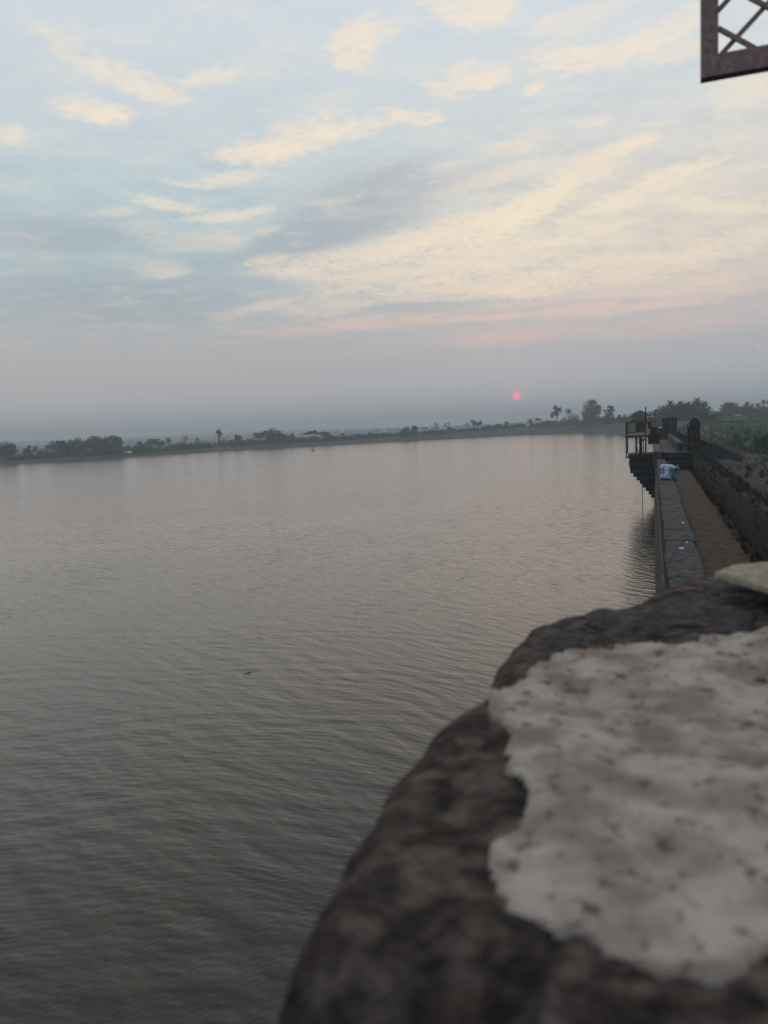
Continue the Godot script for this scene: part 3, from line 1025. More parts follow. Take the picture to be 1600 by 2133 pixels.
func person() -> void:
	var t := thing("person", "person in white numbered shirt and pale jeans crouched on the wall top, back turned", "person", Vector3(0.43, 4.13, -30.5))
	t.scale = Vector3.ONE * 1.07
	var f := Vector3(0.64, 0, -0.768)       # where they face
	var r := Vector3(0.768, 0, 0.64)        # their right
	var u := Vector3.UP
	var hip := u * 0.11
	var chest := f * 0.05 + u * 0.41
	var neck := f * 0.09 + u * 0.56
	var head := f * 0.14 + u * 0.70
	var torso := [[hip - r * 0.08, hip + r * 0.08, 0.100, 0.100], [hip, chest, 0.105, 0.115], [chest - r * 0.06, chest + r * 0.06, 0.11, 0.11], [chest - r * 0.14 + u * 0.07, chest + r * 0.14 + u * 0.07, 0.060, 0.060]]
	var arms := []
	var sleeves := []
	var legs := []
	var shins := []
	var ends := []
	for s in [-1.0, 1.0]:
		var sh: Vector3 = chest + r * 0.175 * s + u * 0.06
		var el: Vector3 = sh + f * 0.19 + r * 0.09 * s - u * 0.11
		var wr: Vector3 = el + f * 0.19 - r * 0.12 * s + u * 0.13
		arms.append_array([[sh, el, 0.052, 0.042], [el, wr, 0.041, 0.028]])
		sleeves.append([sh, sh.lerp(el, 0.5), 0.056, 0.054])
		var hp: Vector3 = hip + r * 0.085 * s
		var kn: Vector3 = hp + f * 0.37 + r * 0.11 * s + u * 0.27
		var an: Vector3 = kn - r * 0.04 * s - u * 0.345 - f * 0.15
		legs.append_array([[hp, kn, 0.088, 0.062], [kn, an, 0.058, 0.036]])
		shins.append([kn, kn.lerp(an, 0.86), 0.060, 0.048])
		ends.append([wr, an, s])
	var body: Array = torso + arms + legs
	body.append([chest + u * 0.1 + f * 0.02, neck, 0.07, 0.052])
	body.append([neck, head - u * 0.04, 0.052, 0.05])
	for e in ends:
		body.append([e[1] - f * 0.03 - u * 0.02, e[1] + f * 0.15 - u * 0.035, 0.034, 0.026])
	var whole := nets(body, 0.035, 0.02)
	var parts := [whole]
	# head with nose, brow, chin, ears, on a finer grid
	var hd := [[head + u * 0.02 - f * 0.015, head + u * 0.02 + f * 0.02, 0.088, 0.082], [head - u * 0.04 + f * 0.025, head - u * 0.075 + f * 0.045, 0.066, 0.042], [head + f * 0.095 + u * 0.015, head + f * 0.112 - u * 0.018, 0.010, 0.015]]
	for s in [-1.0, 1.0]:
		hd.append([head + r * 0.085 * s + u * 0.018, head + r * 0.09 * s - u * 0.018, 0.016, 0.012])
		hd.append([head + f * 0.082 + r * 0.032 * s + u * 0.022, head + f * 0.082 + r * 0.034 * s + u * 0.022, 0.016, 0.016])
	parts.append(nets(hd, 0.02, 0.009))
	for e in ends:
		var w: Vector3 = e[0]
		var s: float = e[2]
		var d := (f - r * 0.25 * s - u * 0.25).normalized()
		var across := d.cross(u).normalized()
		var hand := [[w, w + d * 0.07, 0.027, 0.030]]
		for k in 4:
			var a := w + d * 0.075 + across * (k - 1.5) * 0.019
			var L: float = [0.028, 0.034, 0.031, 0.024][k]
			var b := a + d * L - u * 0.006
			var c := b + (d - u * 0.9).normalized() * L
			hand.append_array([[a, b, 0.0095, 0.009], [b, c, 0.009, 0.008]])
		var th := w + d * 0.03 - across * 0.03 * s
		hand.append_array([[th, th + d * 0.035 - across * 0.018 * s - u * 0.01, 0.0115, 0.010], [th + d * 0.035 - across * 0.018 * s - u * 0.01, th + d * 0.062 - across * 0.014 * s - u * 0.022, 0.010, 0.008]])
		parts.append(nets(hand, 0.006, 0.006))
	var st := SurfaceTool.new()
	for p in parts: st.append_from(p, 0, Transform3D.IDENTITY)
	put("body", st.commit(), mats.skin, t)
	var up := (chest - hip).normalized()
	put("shirt", nets(torso + sleeves, 0.04, 0.016, [[hip + u * 0.03, -up], [neck - u * 0.035, up]], 0.014), mats.shirt, t)
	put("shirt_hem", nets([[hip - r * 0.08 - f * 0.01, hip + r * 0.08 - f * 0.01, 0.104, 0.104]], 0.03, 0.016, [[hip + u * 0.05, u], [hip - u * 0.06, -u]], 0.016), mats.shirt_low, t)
	put("trousers", nets([torso[0], legs[0], legs[2], shins[0], shins[1]], 0.035, 0.016, [], 0.012), mats.denim, t)
	put("hair", nets([[head + u * 0.035 - f * 0.03, head + u * 0.05 + f * 0.02, 0.094, 0.085], [head - u * 0.02 - f * 0.06, head + u * 0.03 - f * 0.05, 0.055, 0.07]], 0.02, 0.010, [[head + u * 0.01 + f * 0.05, f - u * 0.5]]), mats.hair, t)
	for e in ends:
		var a: Vector3 = e[1]
		put("shoe", nets([[a - f * 0.045 - u * 0.045, a + f * 0.06 - u * 0.05, 0.042, 0.040], [a + f * 0.06 - u * 0.05, a + f * 0.17 - u * 0.056, 0.040, 0.032]], 0.02, 0.012, [[a - u * 0.085, -u]]), mats.shoe, t)
	# number on the back, set on the curve of the shirt
	var tm := TextMesh.new()
	var font := SystemFont.new()
	font.font_names = PackedStringArray(["Droid Sans"])
	font.font_weight = 700
	tm.font = font
	tm.text = "3"
	tm.font_size = 64
	tm.pixel_size = 0.0042
	tm.depth = 0.01
	var back := (-f).normalized()
	var num := put("number", tm, mats.print, t)
	var nup := (up - back * up.dot(back) * 0.0).normalized()
	var nx := nup.cross(back).normalized()
	num.transform = Transform3D(Basis(nx, nup, nx.cross(nup)), hip.lerp(chest, 0.62) + nx.cross(nup) * 0.133 - nx * 0.02)
	var strip := MB.new()
	for k in 6:
		var a := (k - 2.5) * 0.027
		strip.box(hip.lerp(chest, 1.16) + nx * a + nx.cross(nup) * (0.134 - absf(a) * 0.16) - nup * absf(a) * 0.12, Vector3(0.03, 0.026, 0.006), Basis(nx, nup, nx.cross(nup)))
	put("name_strip", strip.done(), mats.print, t)


func _ready() -> void:
	rng.seed = 7
	nz.seed = 3
	nz.frequency = 0.01
	nz.fractal_octaves = 4
	# ---- camera
	var cam := Camera3D.new()
	cam.name = "camera"
	var att := CameraAttributesPhysical.new()
	att.frustum_focal_length = 18.0026
	att.frustum_focus_distance = 60.0
	att.frustum_near = 0.02
	att.frustum_far = 9000.0
	att.exposure_aperture = 2.3
	cam.attributes = att
	add_child(cam)
	cam.transform = Transform3D(Basis(Vector3(0.9436, -0.0451, -0.3281), Vector3(0.0069, 0.9932, -0.1166), Vector3(0.3311, 0.1077, 0.9374)).orthonormalized(), Vector3(0, 6.5, 0))
	cam.fov = 67.37
	cam.near = 0.02
	cam.far = 9000.0
	cam.current = true
	# ---- sky, air, exposure
	var e := Environment.new()
	e.background_mode = Environment.BG_SKY
	e.sky = Sky.new()
	e.sky.sky_material = make_sky()
	e.tonemap_mode = Environment.TONE_MAPPER_LINEAR
	e.tonemap_exposure = 1.0
	e.fog_enabled = true
	e.fog_density = 0.00095
	e.fog_light_color = Color(0.93, 0.985, 1.0)
	e.sdfgi_enabled = true
	e.ssao_enabled = true
	e.ssil_enabled = true
	var we := WorldEnvironment.new()
	we.name = "environment"
	we.environment = e
	add_child(we)
	# ---- the setting sun, dimmed by haze
	var sun := DirectionalLight3D.new()
	sun.name = "sunlight"
	sun.light_energy = 0.38
	sun.light_color = Color(1.0, 0.87, 0.76)
	sun.light_angular_distance = 150.0
	sun.shadow_enabled = true
	sun.sky_mode = DirectionalLight3D.SKY_MODE_LIGHT_ONLY
	add_child(sun)
	sun.look_at_from_position(Vector3.ZERO, -Vector3(-0.1631, 0.0336, -0.9860), Vector3.UP)

	# ---- materials
	mats.bark = plain_mat(lin(0.035, 0.03, 0.025))
	mats.pale_bark = plain_mat(lin(0.09, 0.08, 0.07))
	mats.leaf = leaf_mat(Color.WHITE)
	mats.frond = plain_mat(lin(0.038, 0.05, 0.03), 0.7)
	mats.feather = plain_mat(lin(0.012, 0.012, 0.012), 0.8)
	mats.coping = rough_mat(lin(0.028, 0.032, 0.033), lin(0.064, 0.068, 0.067), 1.7, 1.6, 21)
	mats.wall = rough_mat(lin(0.045, 0.038, 0.030), lin(0.120, 0.100, 0.078), 2.6, 2.0, 22)
	mats.dark_wall = rough_mat(lin(0.014, 0.015, 0.016), lin(0.036, 0.036, 0.035), 2.0, 2.0, 23)
	mats.mossy_wall = rough_mat(lin(0.008, 0.010, 0.009), lin(0.024, 0.024, 0.020), 1.4, 1.5, 37)
	mats.slate = rough_mat(lin(0.045, 0.050, 0.058), lin(0.075, 0.080, 0.090), 3.0, 1.0, 24)
	mats.earth = rough_mat(lin(0.050, 0.034, 0.022), lin(0.092, 0.068, 0.046), 2.2, 1.2, 25)
	mats.soil = rough_mat(lin(0.014, 0.015, 0.011), lin(0.032, 0.029, 0.022), 7.0, 3.0, 26)
	mats.bank = rough_mat(lin(0.035, 0.038, 0.022), lin(0.085, 0.078, 0.052), 11.0, 3.0, 27)
	mats.brick = rough_mat(lin(0.038, 0.026, 0.022), lin(0.100, 0.066, 0.054), 0.9, 1.0, 28)
	mats.iron = rough_mat(lin(0.042, 0.030, 0.025), lin(0.105, 0.070, 0.052), 0.5, 0.1, 29, 0.02, 0.7)
	mats.paint_iron = rough_mat(lin(0.26, 0.17, 0.162), lin(0.37, 0.25, 0.24), 0.25, 0.1, 30, 0.02, 0.55)
	mats.stone = rough_mat(lin(0.014, 0.012, 0.010), lin(0.100, 0.080, 0.066), 0.40, 1.4, 31, 0.012)
	mats.red_stone = rough_mat(lin(0.022, 0.015, 0.014), lin(0.060, 0.044, 0.038), 0.30, 0.6, 32, 0.012)
	mats.grey_stone = rough_mat(lin(0.024, 0.024, 0.024), lin(0.075, 0.070, 0.062), 0.30, 0.6, 33, 0.012)
	mats.skin = plain_mat(lin(0.10, 0.058, 0.040), 0.6)
	mats.shirt = plain_mat(lin(0.55, 0.65, 0.78), 0.9)
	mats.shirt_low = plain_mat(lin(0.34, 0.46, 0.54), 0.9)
	mats.denim = plain_mat(lin(0.12, 0.21, 0.26), 0.9)
	mats.hair = plain_mat(lin(0.006, 0.005, 0.005), 0.8)
	mats.shoe = plain_mat(lin(0.03, 0.026, 0.024), 0.7)
	mats.print = plain_mat(lin(0.015, 0.02, 0.035), 0.8)
	mats.paper = plain_mat(lin(0.75, 0.75, 0.72), 0.8)
	mats.plaster = rough_mat(lin(0.175, 0.142, 0.114), lin(0.350, 0.312, 0.262), 0.61, 0.0, 34, 0.009)
	var spots := noise_tex(0.030, Color(0.22, 0.175, 0.15, 0.8), Color(0.36, 0.31, 0.27, 0.0), 0.18, 0.37, 77)
	mats.plaster.detail_enabled = true
	mats.plaster.detail_albedo = spots
	mats.plaster.detail_blend_mode = BaseMaterial3D.BLEND_MODE_MIX
	for k in ["stone", "red_stone"]:
		var stains := noise_tex(0.009, Color(0.23, 0.15, 0.13, 0.45), Color(0.2, 0.15, 0.12, 0.0), 0.22, 0.46, 78 if k == "stone" else 79)
		mats[k].detail_enabled = true
		mats[k].detail_albedo = stains
		mats[k].detail_blend_mode = BaseMaterial3D.BLEND_MODE_MIX
	mats.pale = rough_mat(lin(0.20, 0.18, 0.125), lin(0.32, 0.29, 0.215), 0.3, 0.5, 35, 0.012)
	mats.crop = plain_mat(lin(0.19, 0.32, 0.17), 0.7)
	mats.crop.vertex_color_use_as_albedo = true
	mats.dark_crop = plain_mat(lin(0.08, 0.14, 0.08), 0.7)
	mats.dark_crop.vertex_color_use_as_albedo = true
	mats.dry_grass = plain_mat(lin(0.036, 0.037, 0.024), 0.8)
	mats.dry_grass.vertex_color_use_as_albedo = true
	mats.hill = plain_mat(lin(0.05, 0.055, 0.045), 0.9)
	mats.house = plain_mat(lin(0.42, 0.55, 0.62), 0.8)
	mats.house_trim = plain_mat(lin(0.30, 0.40, 0.46), 0.8)
	mats.dark_glass = plain_mat(lin(0.02, 0.025, 0.03), 0.2)
	mats.tin = plain_mat(lin(0.55, 0.55, 0.55), 0.5)
	mats.mud = plain_mat(lin(0.16, 0.12, 0.09), 0.9)
	var wm := StandardMaterial3D.new()
	wm.albedo_color = lin(0.005, 0.009, 0.007)
	wm.roughness = 0.13
	wm.metallic_specular = 0.36
	wm.normal_enabled = true
	wm.normal_texture = ripple_map()
	wm.normal_scale = 1.0
	mats.water = wm

	# ---- ground, water, hills
	tag(put("far_bank", bank_sheet(), mats.bank), "grassy earthen bank along the far shore of the reservoir", "ground", "", "structure")
	tag(put("ground", land_sheet(), mats.soil), "dry brown ground below the dam on its land side", "ground", "", "structure")
	tag(put("water", water_sheet(), mats.water), "still rippled reservoir water reflecting the evening sky", "water", "", "structure")
	for hl in [[-1700.0, -1459.0, 446.0, 18.0, "low hazy hill at the far left edge of the horizon"], [-1140.0, -1842.0, 620.0, 16.0, "long faint hill ridge behind the left shore trees"]]:
		var p := PackedVector3Array()
		for i in 25:
			for j in 9:
				var a := i / 24.0 * 2.0 - 1.0
				var b := j / 8.0 * 2.0 - 1.0
				var y: float = hl[3] * maxf(0.0, 1.0 - a * a * a * a) * (1.0 - b * b) * (0.9 + 0.25 * nz.get_noise_2d(a * 90.0 + hl[0], b * 60.0))
				p.append(Vector3(a * hl[2] * 0.78 + b * 120.0, y, -a * hl[2] * 0.62 + b * 120.0))
		var hm := MB.new()
		hm.grid(p, 25, 9, Vector3.UP)
		var ho := put("hill", hm.done(), mats.hill)
		ho.position = Vector3(hl[0], 1.0, hl[1])
		tag(ho, hl[4], "hill", "", "structure")

	build_dam()
	build_foreground()
	build_far_side()
	person()
	gull("bird", "dark bird skimming low over the middle of the water", Vector3(-7.06, 2.13, -12.09), 0.20, 0.75, 0.12)
	gull("bird", "tiny bird high in the sky over the palms at right", Vector3(16.5, 17.2, -149.0), 0.5, 1.0, 0.2)
	gull("bird", "tiny bird below the long cream cloud at left", Vector3(-55.7, 49.8, -106.3), 0.28, 0.3, 0.9)


func build_dam() -> void:
	# the wall that carries everything; its water face leans a little
	var dam := thing("dam_wall", "long dark masonry dam wall running from the foreground to the far bank", "wall")
	var face := PackedVector3Array()
	var z := 8.0
	var rows := [-1.5, 0.0, 0.4, 0.8, 1.2, 1.6, 2.0, 2.4, 2.8, 3.16, 3.2]
	while z > -246.0:
		for y in rows:
			var x: float = 0.05 + maxf(y, 0.0) * 0.03 + (0.06 if y > 3.17 else 0.0)
			face.append(Vector3(x + nz.get_noise_3d(z * 60.0, y * 60.0, 0) * 0.03, y, z))
		z -= 0.3 + maxf(0.0, -z - 40.0) * 0.02
	var fm := MB.new()
	fm.grid(face, face.size() / rows.size(), rows.size(), Vector3(-1, 0.2, 0))
	put("water_face", fm.done(), mats.wall, dam)
	var core := MB.new()
	core.box(Vector3(1.3, 1.0, -119.0), Vector3(2.2, 4.35, 254.0))
	put("core", core.done(), mats.dark_wall, dam)
	var low := MB.new()
	low.box(Vector3(0.47, 3.515, -24.0), Vector3(0.54, 0.69, 43.0))
	low.box(Vector3(0.47, 3.60, -165.0), Vector3(0.54, 0.9, 160.0))
	put("parapet_base", low.done(), mats.dark_wall, dam)

	# coping stones of the low parapet, each a block of its own
	var par := thing("parapet", "low grey parapet on the water side whose worn top the person sits on", "wall")
	z = -3.2
	var i := 0
	while z > -45.2:
		var L := 1.0 + 0.7 * absf(sin(i * 12.9898))
		var b := put("coping_stone", block(Vector3(0.56 + 0.025 * sin(i * 3.7), 0.27, L - 0.006), 0.06, Vector3i(5, 2, 10), 0.018, 160.0, i), mats.coping, par)
		b.position = Vector3(0.47 + 0.010 * sin(i * 5.1), 3.985 + 0.012 * sin(i * 7.7), z - L * 0.5)
		z -= L
		i += 1
	# walkway on the crest
	var walk := PackedVector3Array()
	z = 0.0
	while z > -45.4:
		for k in 9:
			var x := 0.70 + k * 0.180
			walk.append(Vector3(x, 3.5 + 0.03 * nz.get_noise_2d(x * 200.0, z * 90.0) + (0.06 if k == 0 or k > 6 else 0.0) * (0.5 + nz.get_noise_2d(x * 90.0, z * 120.0)), z))
		z -= 0.25
	var wkm := MB.new()
	wkm.grid(walk, walk.size() / 9, 9, Vector3.UP)
	tag(put("path", wkm.done(), mats.earth), "brown earthen walkway along the top of the dam", "path", "", "structure")
	# land-side parapet: battered rough bank of masonry grown over with grass
	var bank := PackedVector3Array()
	z = 2.0
	var prof := [[2.03, 3.3], [2.04, 3.52], [2.05, 3.75], [2.06, 4.0], [2.08, 4.25], [2.11, 4.40], [2.18, 4.46], [2.34, 4.46], [2.46, 4.40], [2.60, 4.2], [2.8, 3.9], [2.9, 3.4]]
	while z > -47.5:
		for q in prof:
			var f := Vector3(q[0] * 40.0, q[1] * 40.0, z * 26.0)
			bank.append(Vector3(q[0] + nz.get_noise_3dv(f) * 0.03, q[1] + nz.get_noise_3dv(f + Vector3(50, 0, 0)) * 0.04, z))
		z -= 0.2
	var bm := MB.new()
	bm.grid(bank, bank.size() / prof.size(), prof.size(), Vector3(2.5, 3.6, 0), true)
	for q in bm.nrm.size():
		if bm.nrm[q].y < -0.2: bm.nrm[q] = -bm.nrm[q]
	var rp := thing("land_side_parapet", "dark rough parapet overgrown with dry grass on the land side of the walkway", "wall")
	put("masonry", bm.done(), mats.mossy_wall, rp)

	# steps up to the raised length of the dam
	var steps := thing("stone_steps", "flight of dark stone steps climbing from the walkway to the raised crest", "steps")
	for k in 4:
		var s := put("step", block(Vector3(1.36, 0.34, 0.62), 0.03, Vector3i(8, 2, 3), 0.012, 140.0, k + 50), mats.grey_stone if k % 2 else mats.dark_wall, steps)
		s.position = Vector3(1.40, 3.735 - 0.17 + k * 0.232, -45.55 - k * 0.46)
	var crest := PackedVector3Array()
	z = -47.0
	while z > -74.5:
		for k in 7:
			var x := 0.40 + k * 0.16
			crest.append(Vector3(x, 4.43 + 0.03 * nz.get_noise_2d(x * 200.0, z * 90.0), z))
		z -= 0.4
	var cm := MB.new()
	cm.grid(crest, crest.size() / 7, 7, Vector3.UP)
	tag(put("path", cm.done(), mats.earth), "pale earthen walkway on the raised crest beyond the steps", "path", "", "structure")
	var up := thing("raised_crest_wall", "blue-grey raised crest of the dam beyond the steps, with its low side walls", "wall")
	var cb := MB.new()
	cb.box(Vector3(1.1, 3.8, -60.4), Vector3(1.55, 1.2, 27.4))
	put("core", cb.done(), mats.dark_wall, up)
	z = -45.3
	i = 0
	while z > -76.0:
		var L := 0.9 + 0.4 * absf(sin(i * 4.1))
		var b := put("coping_stone", block(Vector3(0.42, 0.9, L - 0.02), 0.05, Vector3i(3, 4, 4), 0.018, 120.0, i + 200), mats.slate, up)
		b.position = Vector3(0.23, 4.12, z - L * 0.5)
		z -= L
		i += 1
	z = -48.6
	i = 0
	while z > -73.0:
		var L := 1.0 + 0.4 * absf(sin(i * 2.3))
		var b := put("side_wall_stone", block(Vector3(0.36, 0.62, L - 0.02), 0.05, Vector3i(3, 4, 4), 0.02, 120.0, i + 300), mats.coping if i % 3 else mats.slate, up)
		b.position = Vector3(1.50 - 0.006 * i, 4.60, z - L * 0.5)
		z -= L
		i += 1

	# brick pillar with rounded head, and its wing wall
	pillar("brick_pillar", "tall brown brick pillar with rounded head at the top of the steps", Vector3(2.26, 3.9, -48.0), 0.58, 0.8, 2.42, true)
	pillar("brick_pillar", "dark far pillar standing right of the raised walkway's far end", Vector3(1.66, 4.3, -68.0), 0.42, 0.7, 2.08, false)
	pillar("brick_pillar", "broad dim pillar closing the far end of the raised walkway", Vector3(1.16, 4.3, -73.0), 0.74, 0.8, 2.02, false)
	for w in [[-48.1, 2.56, 5.07, 4.78, 3.99, "slate-grey wing wall sloping down to the ground from the brown brick pillar"], [-68.1, 1.88, 5.2, 4.4, 3.95, "dim wing wall sloping down beside the dark far pillar"]]:
		var t := thing("wing_wall", w[5], "wall")
		put("masonry", prism(PackedVector2Array([Vector2(w[1] - 0.5, 2.0), Vector2(w[1] - 0.5, w[2] - 0.1), Vector2(w[1], w[2] - 0.06), Vector2(w[3], w[4] - 0.06), Vector2(w[3] + 0.15, 2.0)]), w[0] - 0.45, w[0]), mats.slate, t)
		put("coping", one_bar(Vector3(w[1] - 0.02, w[2] - 0.028, w[0] - 0.22), Vector3(w[3] + 0.08, w[4] - 0.03, w[0] - 0.22), 0.07, 0.50, Vector3(0, 0, 1)), mats.coping, t)
	var blockhouse := thing("masonry_block", "low purple-grey masonry block with light top edge at the raised walkway's far end", "masonry block", Vector3(0.62, 4.9, -74.6))
	put("body", block(Vector3(0.5, 1.0, 0.8), 0.03, Vector3i(3, 4, 3), 0.01, 100.0, 1.0), mats.slate, blockhouse)
	put("top_slab", block(Vector3(0.56, 0.07, 0.86), 0.02, Vector3i(3, 1, 3), 0.006, 100.0, 2.0), mats.tin, blockhouse).position = Vector3(0, 0.54, 0)

	# corbelled masonry bay on the water side
	var bay := thing("corbelled_bay", "dark stepped masonry bay jutting from the dam over the water", "masonry bay")
	var courses := [[-1.72, 3.72, 0.28], [-1.62, 3.44, 0.28], [-1.66, 3.16, 0.28], [-1.60, 2.88, 0.28], [-1.56, 2.62, 0.26], [-1.36, 2.36, 0.26], [-1.14, 2.10, 0.26], [-0.92, 1.84, 0.26], [-0.72, 1.58, 0.26], [-0.52, 1.33, 0.25], [-0.33, 1.08, 0.25], [-0.16, 0.84, 0.24]]
	i = 0
	for c in courses:
		var w: float = 0.2 - c[0]
		var b := put("course", block(Vector3(w, c[2] - 0.012, 3.2), 0.03, Vector3i(6, 2, 8), 0.02, 130.0, i + 20), mats.dark_wall if i % 2 else mats.coping, bay)
		b.position = Vector3(0.2 - w * 0.5, c[1], -59.6)
		i += 1
	var rod := thing("iron_rod", "thin rusty iron rod standing in the water below the stepped bay", "rod")
	put("shaft", one_tube(Vector3(-0.74, -1.0, -57.9), Vector3(-0.74, 1.9, -57.9), 0.022), mats.iron, rod)
	put("collar", one_tube(Vector3(-0.74, 0.55, -57.9), Vector3(-0.74, 0.68, -57.9), 0.035), mats.iron, rod)
	build_platform()

	# loose things on the parapet
	var bits := [["scrap of white litter lying farthest along the grey parapet", Vector3(0.588, 4.145, -17.86), 0.045, 0.03], ["small white litter scrap near the inner edge of the grey parapet", Vector3(0.56, 4.145, -15.1), 0.03, 0.02], ["long white scrap of litter nearest on the grey parapet", Vector3(0.42, 4.145, -14.4), 0.08, 0.022]]
	for b in bits:
		var m := MB.new()
		m.quad(Vector3(-b[2], 0.0, -b[3]), Vector3(-b[2] * 0.3, 0.02, b[3]), Vector3(b[2], 0.005, b[3] * 0.7), Vector3(b[2] * 0.8, 0.03, -b[3]), Vector3.UP)
		m.quad(Vector3(-b[2], -0.004, -b[3]), Vector3(-b[2] * 0.3, 0.016, b[3]), Vector3(b[2], 0.001, b[3] * 0.7), Vector3(b[2] * 0.8, 0.026, -b[3]), Vector3.DOWN)
		var o := put("litter", m.done(), mats.paper)
		o.position = b[1]
		tag(o, b[0], "litter")
	var arc := MB.new()
	var pts := PackedVector3Array()
	var rad := PackedFloat32Array()
	for k in 13:
		var a := k / 12.0
		pts.append(Vector3(0.22 + 0.28 * a, 4.1 + 0.30 * sin(a * 2.2), -13.0 - 0.5 * a))
		rad.append(0.007 - 0.004 * a)
	arc.tube(pts, rad, 5)
	tag(put("dry_stalk", arc.done(), mats.dry_grass), "dry stalk arching over the near end of the grey parapet", "plant stalk")
	# grass on the land side
	rng.seed = 55
	var spots := []
	for k in 1900:
		var zz := rng.randf_range(-47.0, -5.0)
		var x := rng.randf_range(1.98, 2.75)
		if rng.randf() < 0.35: x = rng.randf_range(1.86, 2.06)
		var y := 3.5
		for q in prof_height(): if x >= q[0]: y = q[1]
		spots.append(Vector3(x, y - 0.03, zz))
	strew("dry_grass", "dark dry grass growing over the land-side parapet", "grass", tuft(0.16, 8, 0.09), mats.dry_grass, spots)
	spots = []
	for k in 240:
		var zz := rng.randf_range(-44.0, -4.0)
		spots.append(Vector3(0.76 + rng.randf() * 0.12, 3.5, zz))
	strew("weeds", "low weeds at the foot of the grey parapet along the walkway", "weeds", tuft(0.12, 7, 0.08), mats.dry_grass, spots)


func prof_height() -> Array:
	return [[2.04, 3.55], [2.055, 3.8], [2.07, 4.1], [2.09, 4.3], [2.11, 4.42], [2.18, 4.47], [2.46, 4.40], [2.56, 4.15]]


func pillar(called: String, label: String, at: Vector3, w: float, d: float, h: float, near: bool) -> void:
	var t := thing(called, label, "pillar", at)
	var n := int(h / 0.2) - 1
	for k in n:
		var m := block(Vector3(w + 0.02 * sin(k * 5.3), h * 0.86 / n - 0.012, d), 0.02, Vector3i(5, 2, 5), 0.012, 170.0, k + w * 40.0)
		var b := put("brick_course", m, mats.brick if k % 3 or not near else mats.dark_wall, t)
		b.position = Vector3(0.006 * sin(k * 2.7), h * 0.86 * (k + 0.5) / n, 0)
	if not near:
		put("cap", block(Vector3(w + 0.06, h * 0.14, d + 0.06), 0.04, Vector3i(5, 3, 5), 0.02, 150.0, w * 30.0), mats.brick, t).position = Vector3(0, h * 0.93, 0)
		return
	var head := MB.new()
	var p := PackedVector3Array()
	for i in 11:
		for j in 13:
			var a := PI * j / 12.0
			var x := -cos(a) * w * 0.5
			var y := h * 0.86 + sin(a) * h * 0.14 * (0.55 + 0.45 * absf(sin(a)))
			var zz := lerpf(-d * 0.5, d * 0.5, i / 10.0)
			p.append(Vector3(x + nz.get_noise_3d(x * 200.0, y * 200.0, zz * 200.0) * 0.02, y, zz))
	head.grid(p, 11, 13, Vector3(0, h * 0.7, 0), true)
	for s in [0, 10]:
		var c := head.v.size()
		head.v.append(Vector3(0, h * 0.86, -d * 0.5 if s == 0 else d * 0.5))
		head.nrm.append(Vector3(0, 0, -1 if s == 0 else 1))
		for j in 12:
			var i0 := head.v.size()
			for q in 2:
				head.v.append(head.v[s * 13 + j + q])
				head.nrm.append(Vector3(0, 0, -1 if s == 0 else 1))
			head.tri(c, i0, i0 + 1, Vector3(0, 0, -1 if s == 0 else 1))
	put("rounded_head", head.done(), mats.brick, t)
	if near:
		put("shoulder", block(Vector3(0.10, h * 0.78, d * 0.9), 0.02, Vector3i(2, 8, 4), 0.012, 150.0, 9.0), mats.dark_wall, t).position = Vector3(-w * 0.5 - 0.045, h * 0.39, 0)


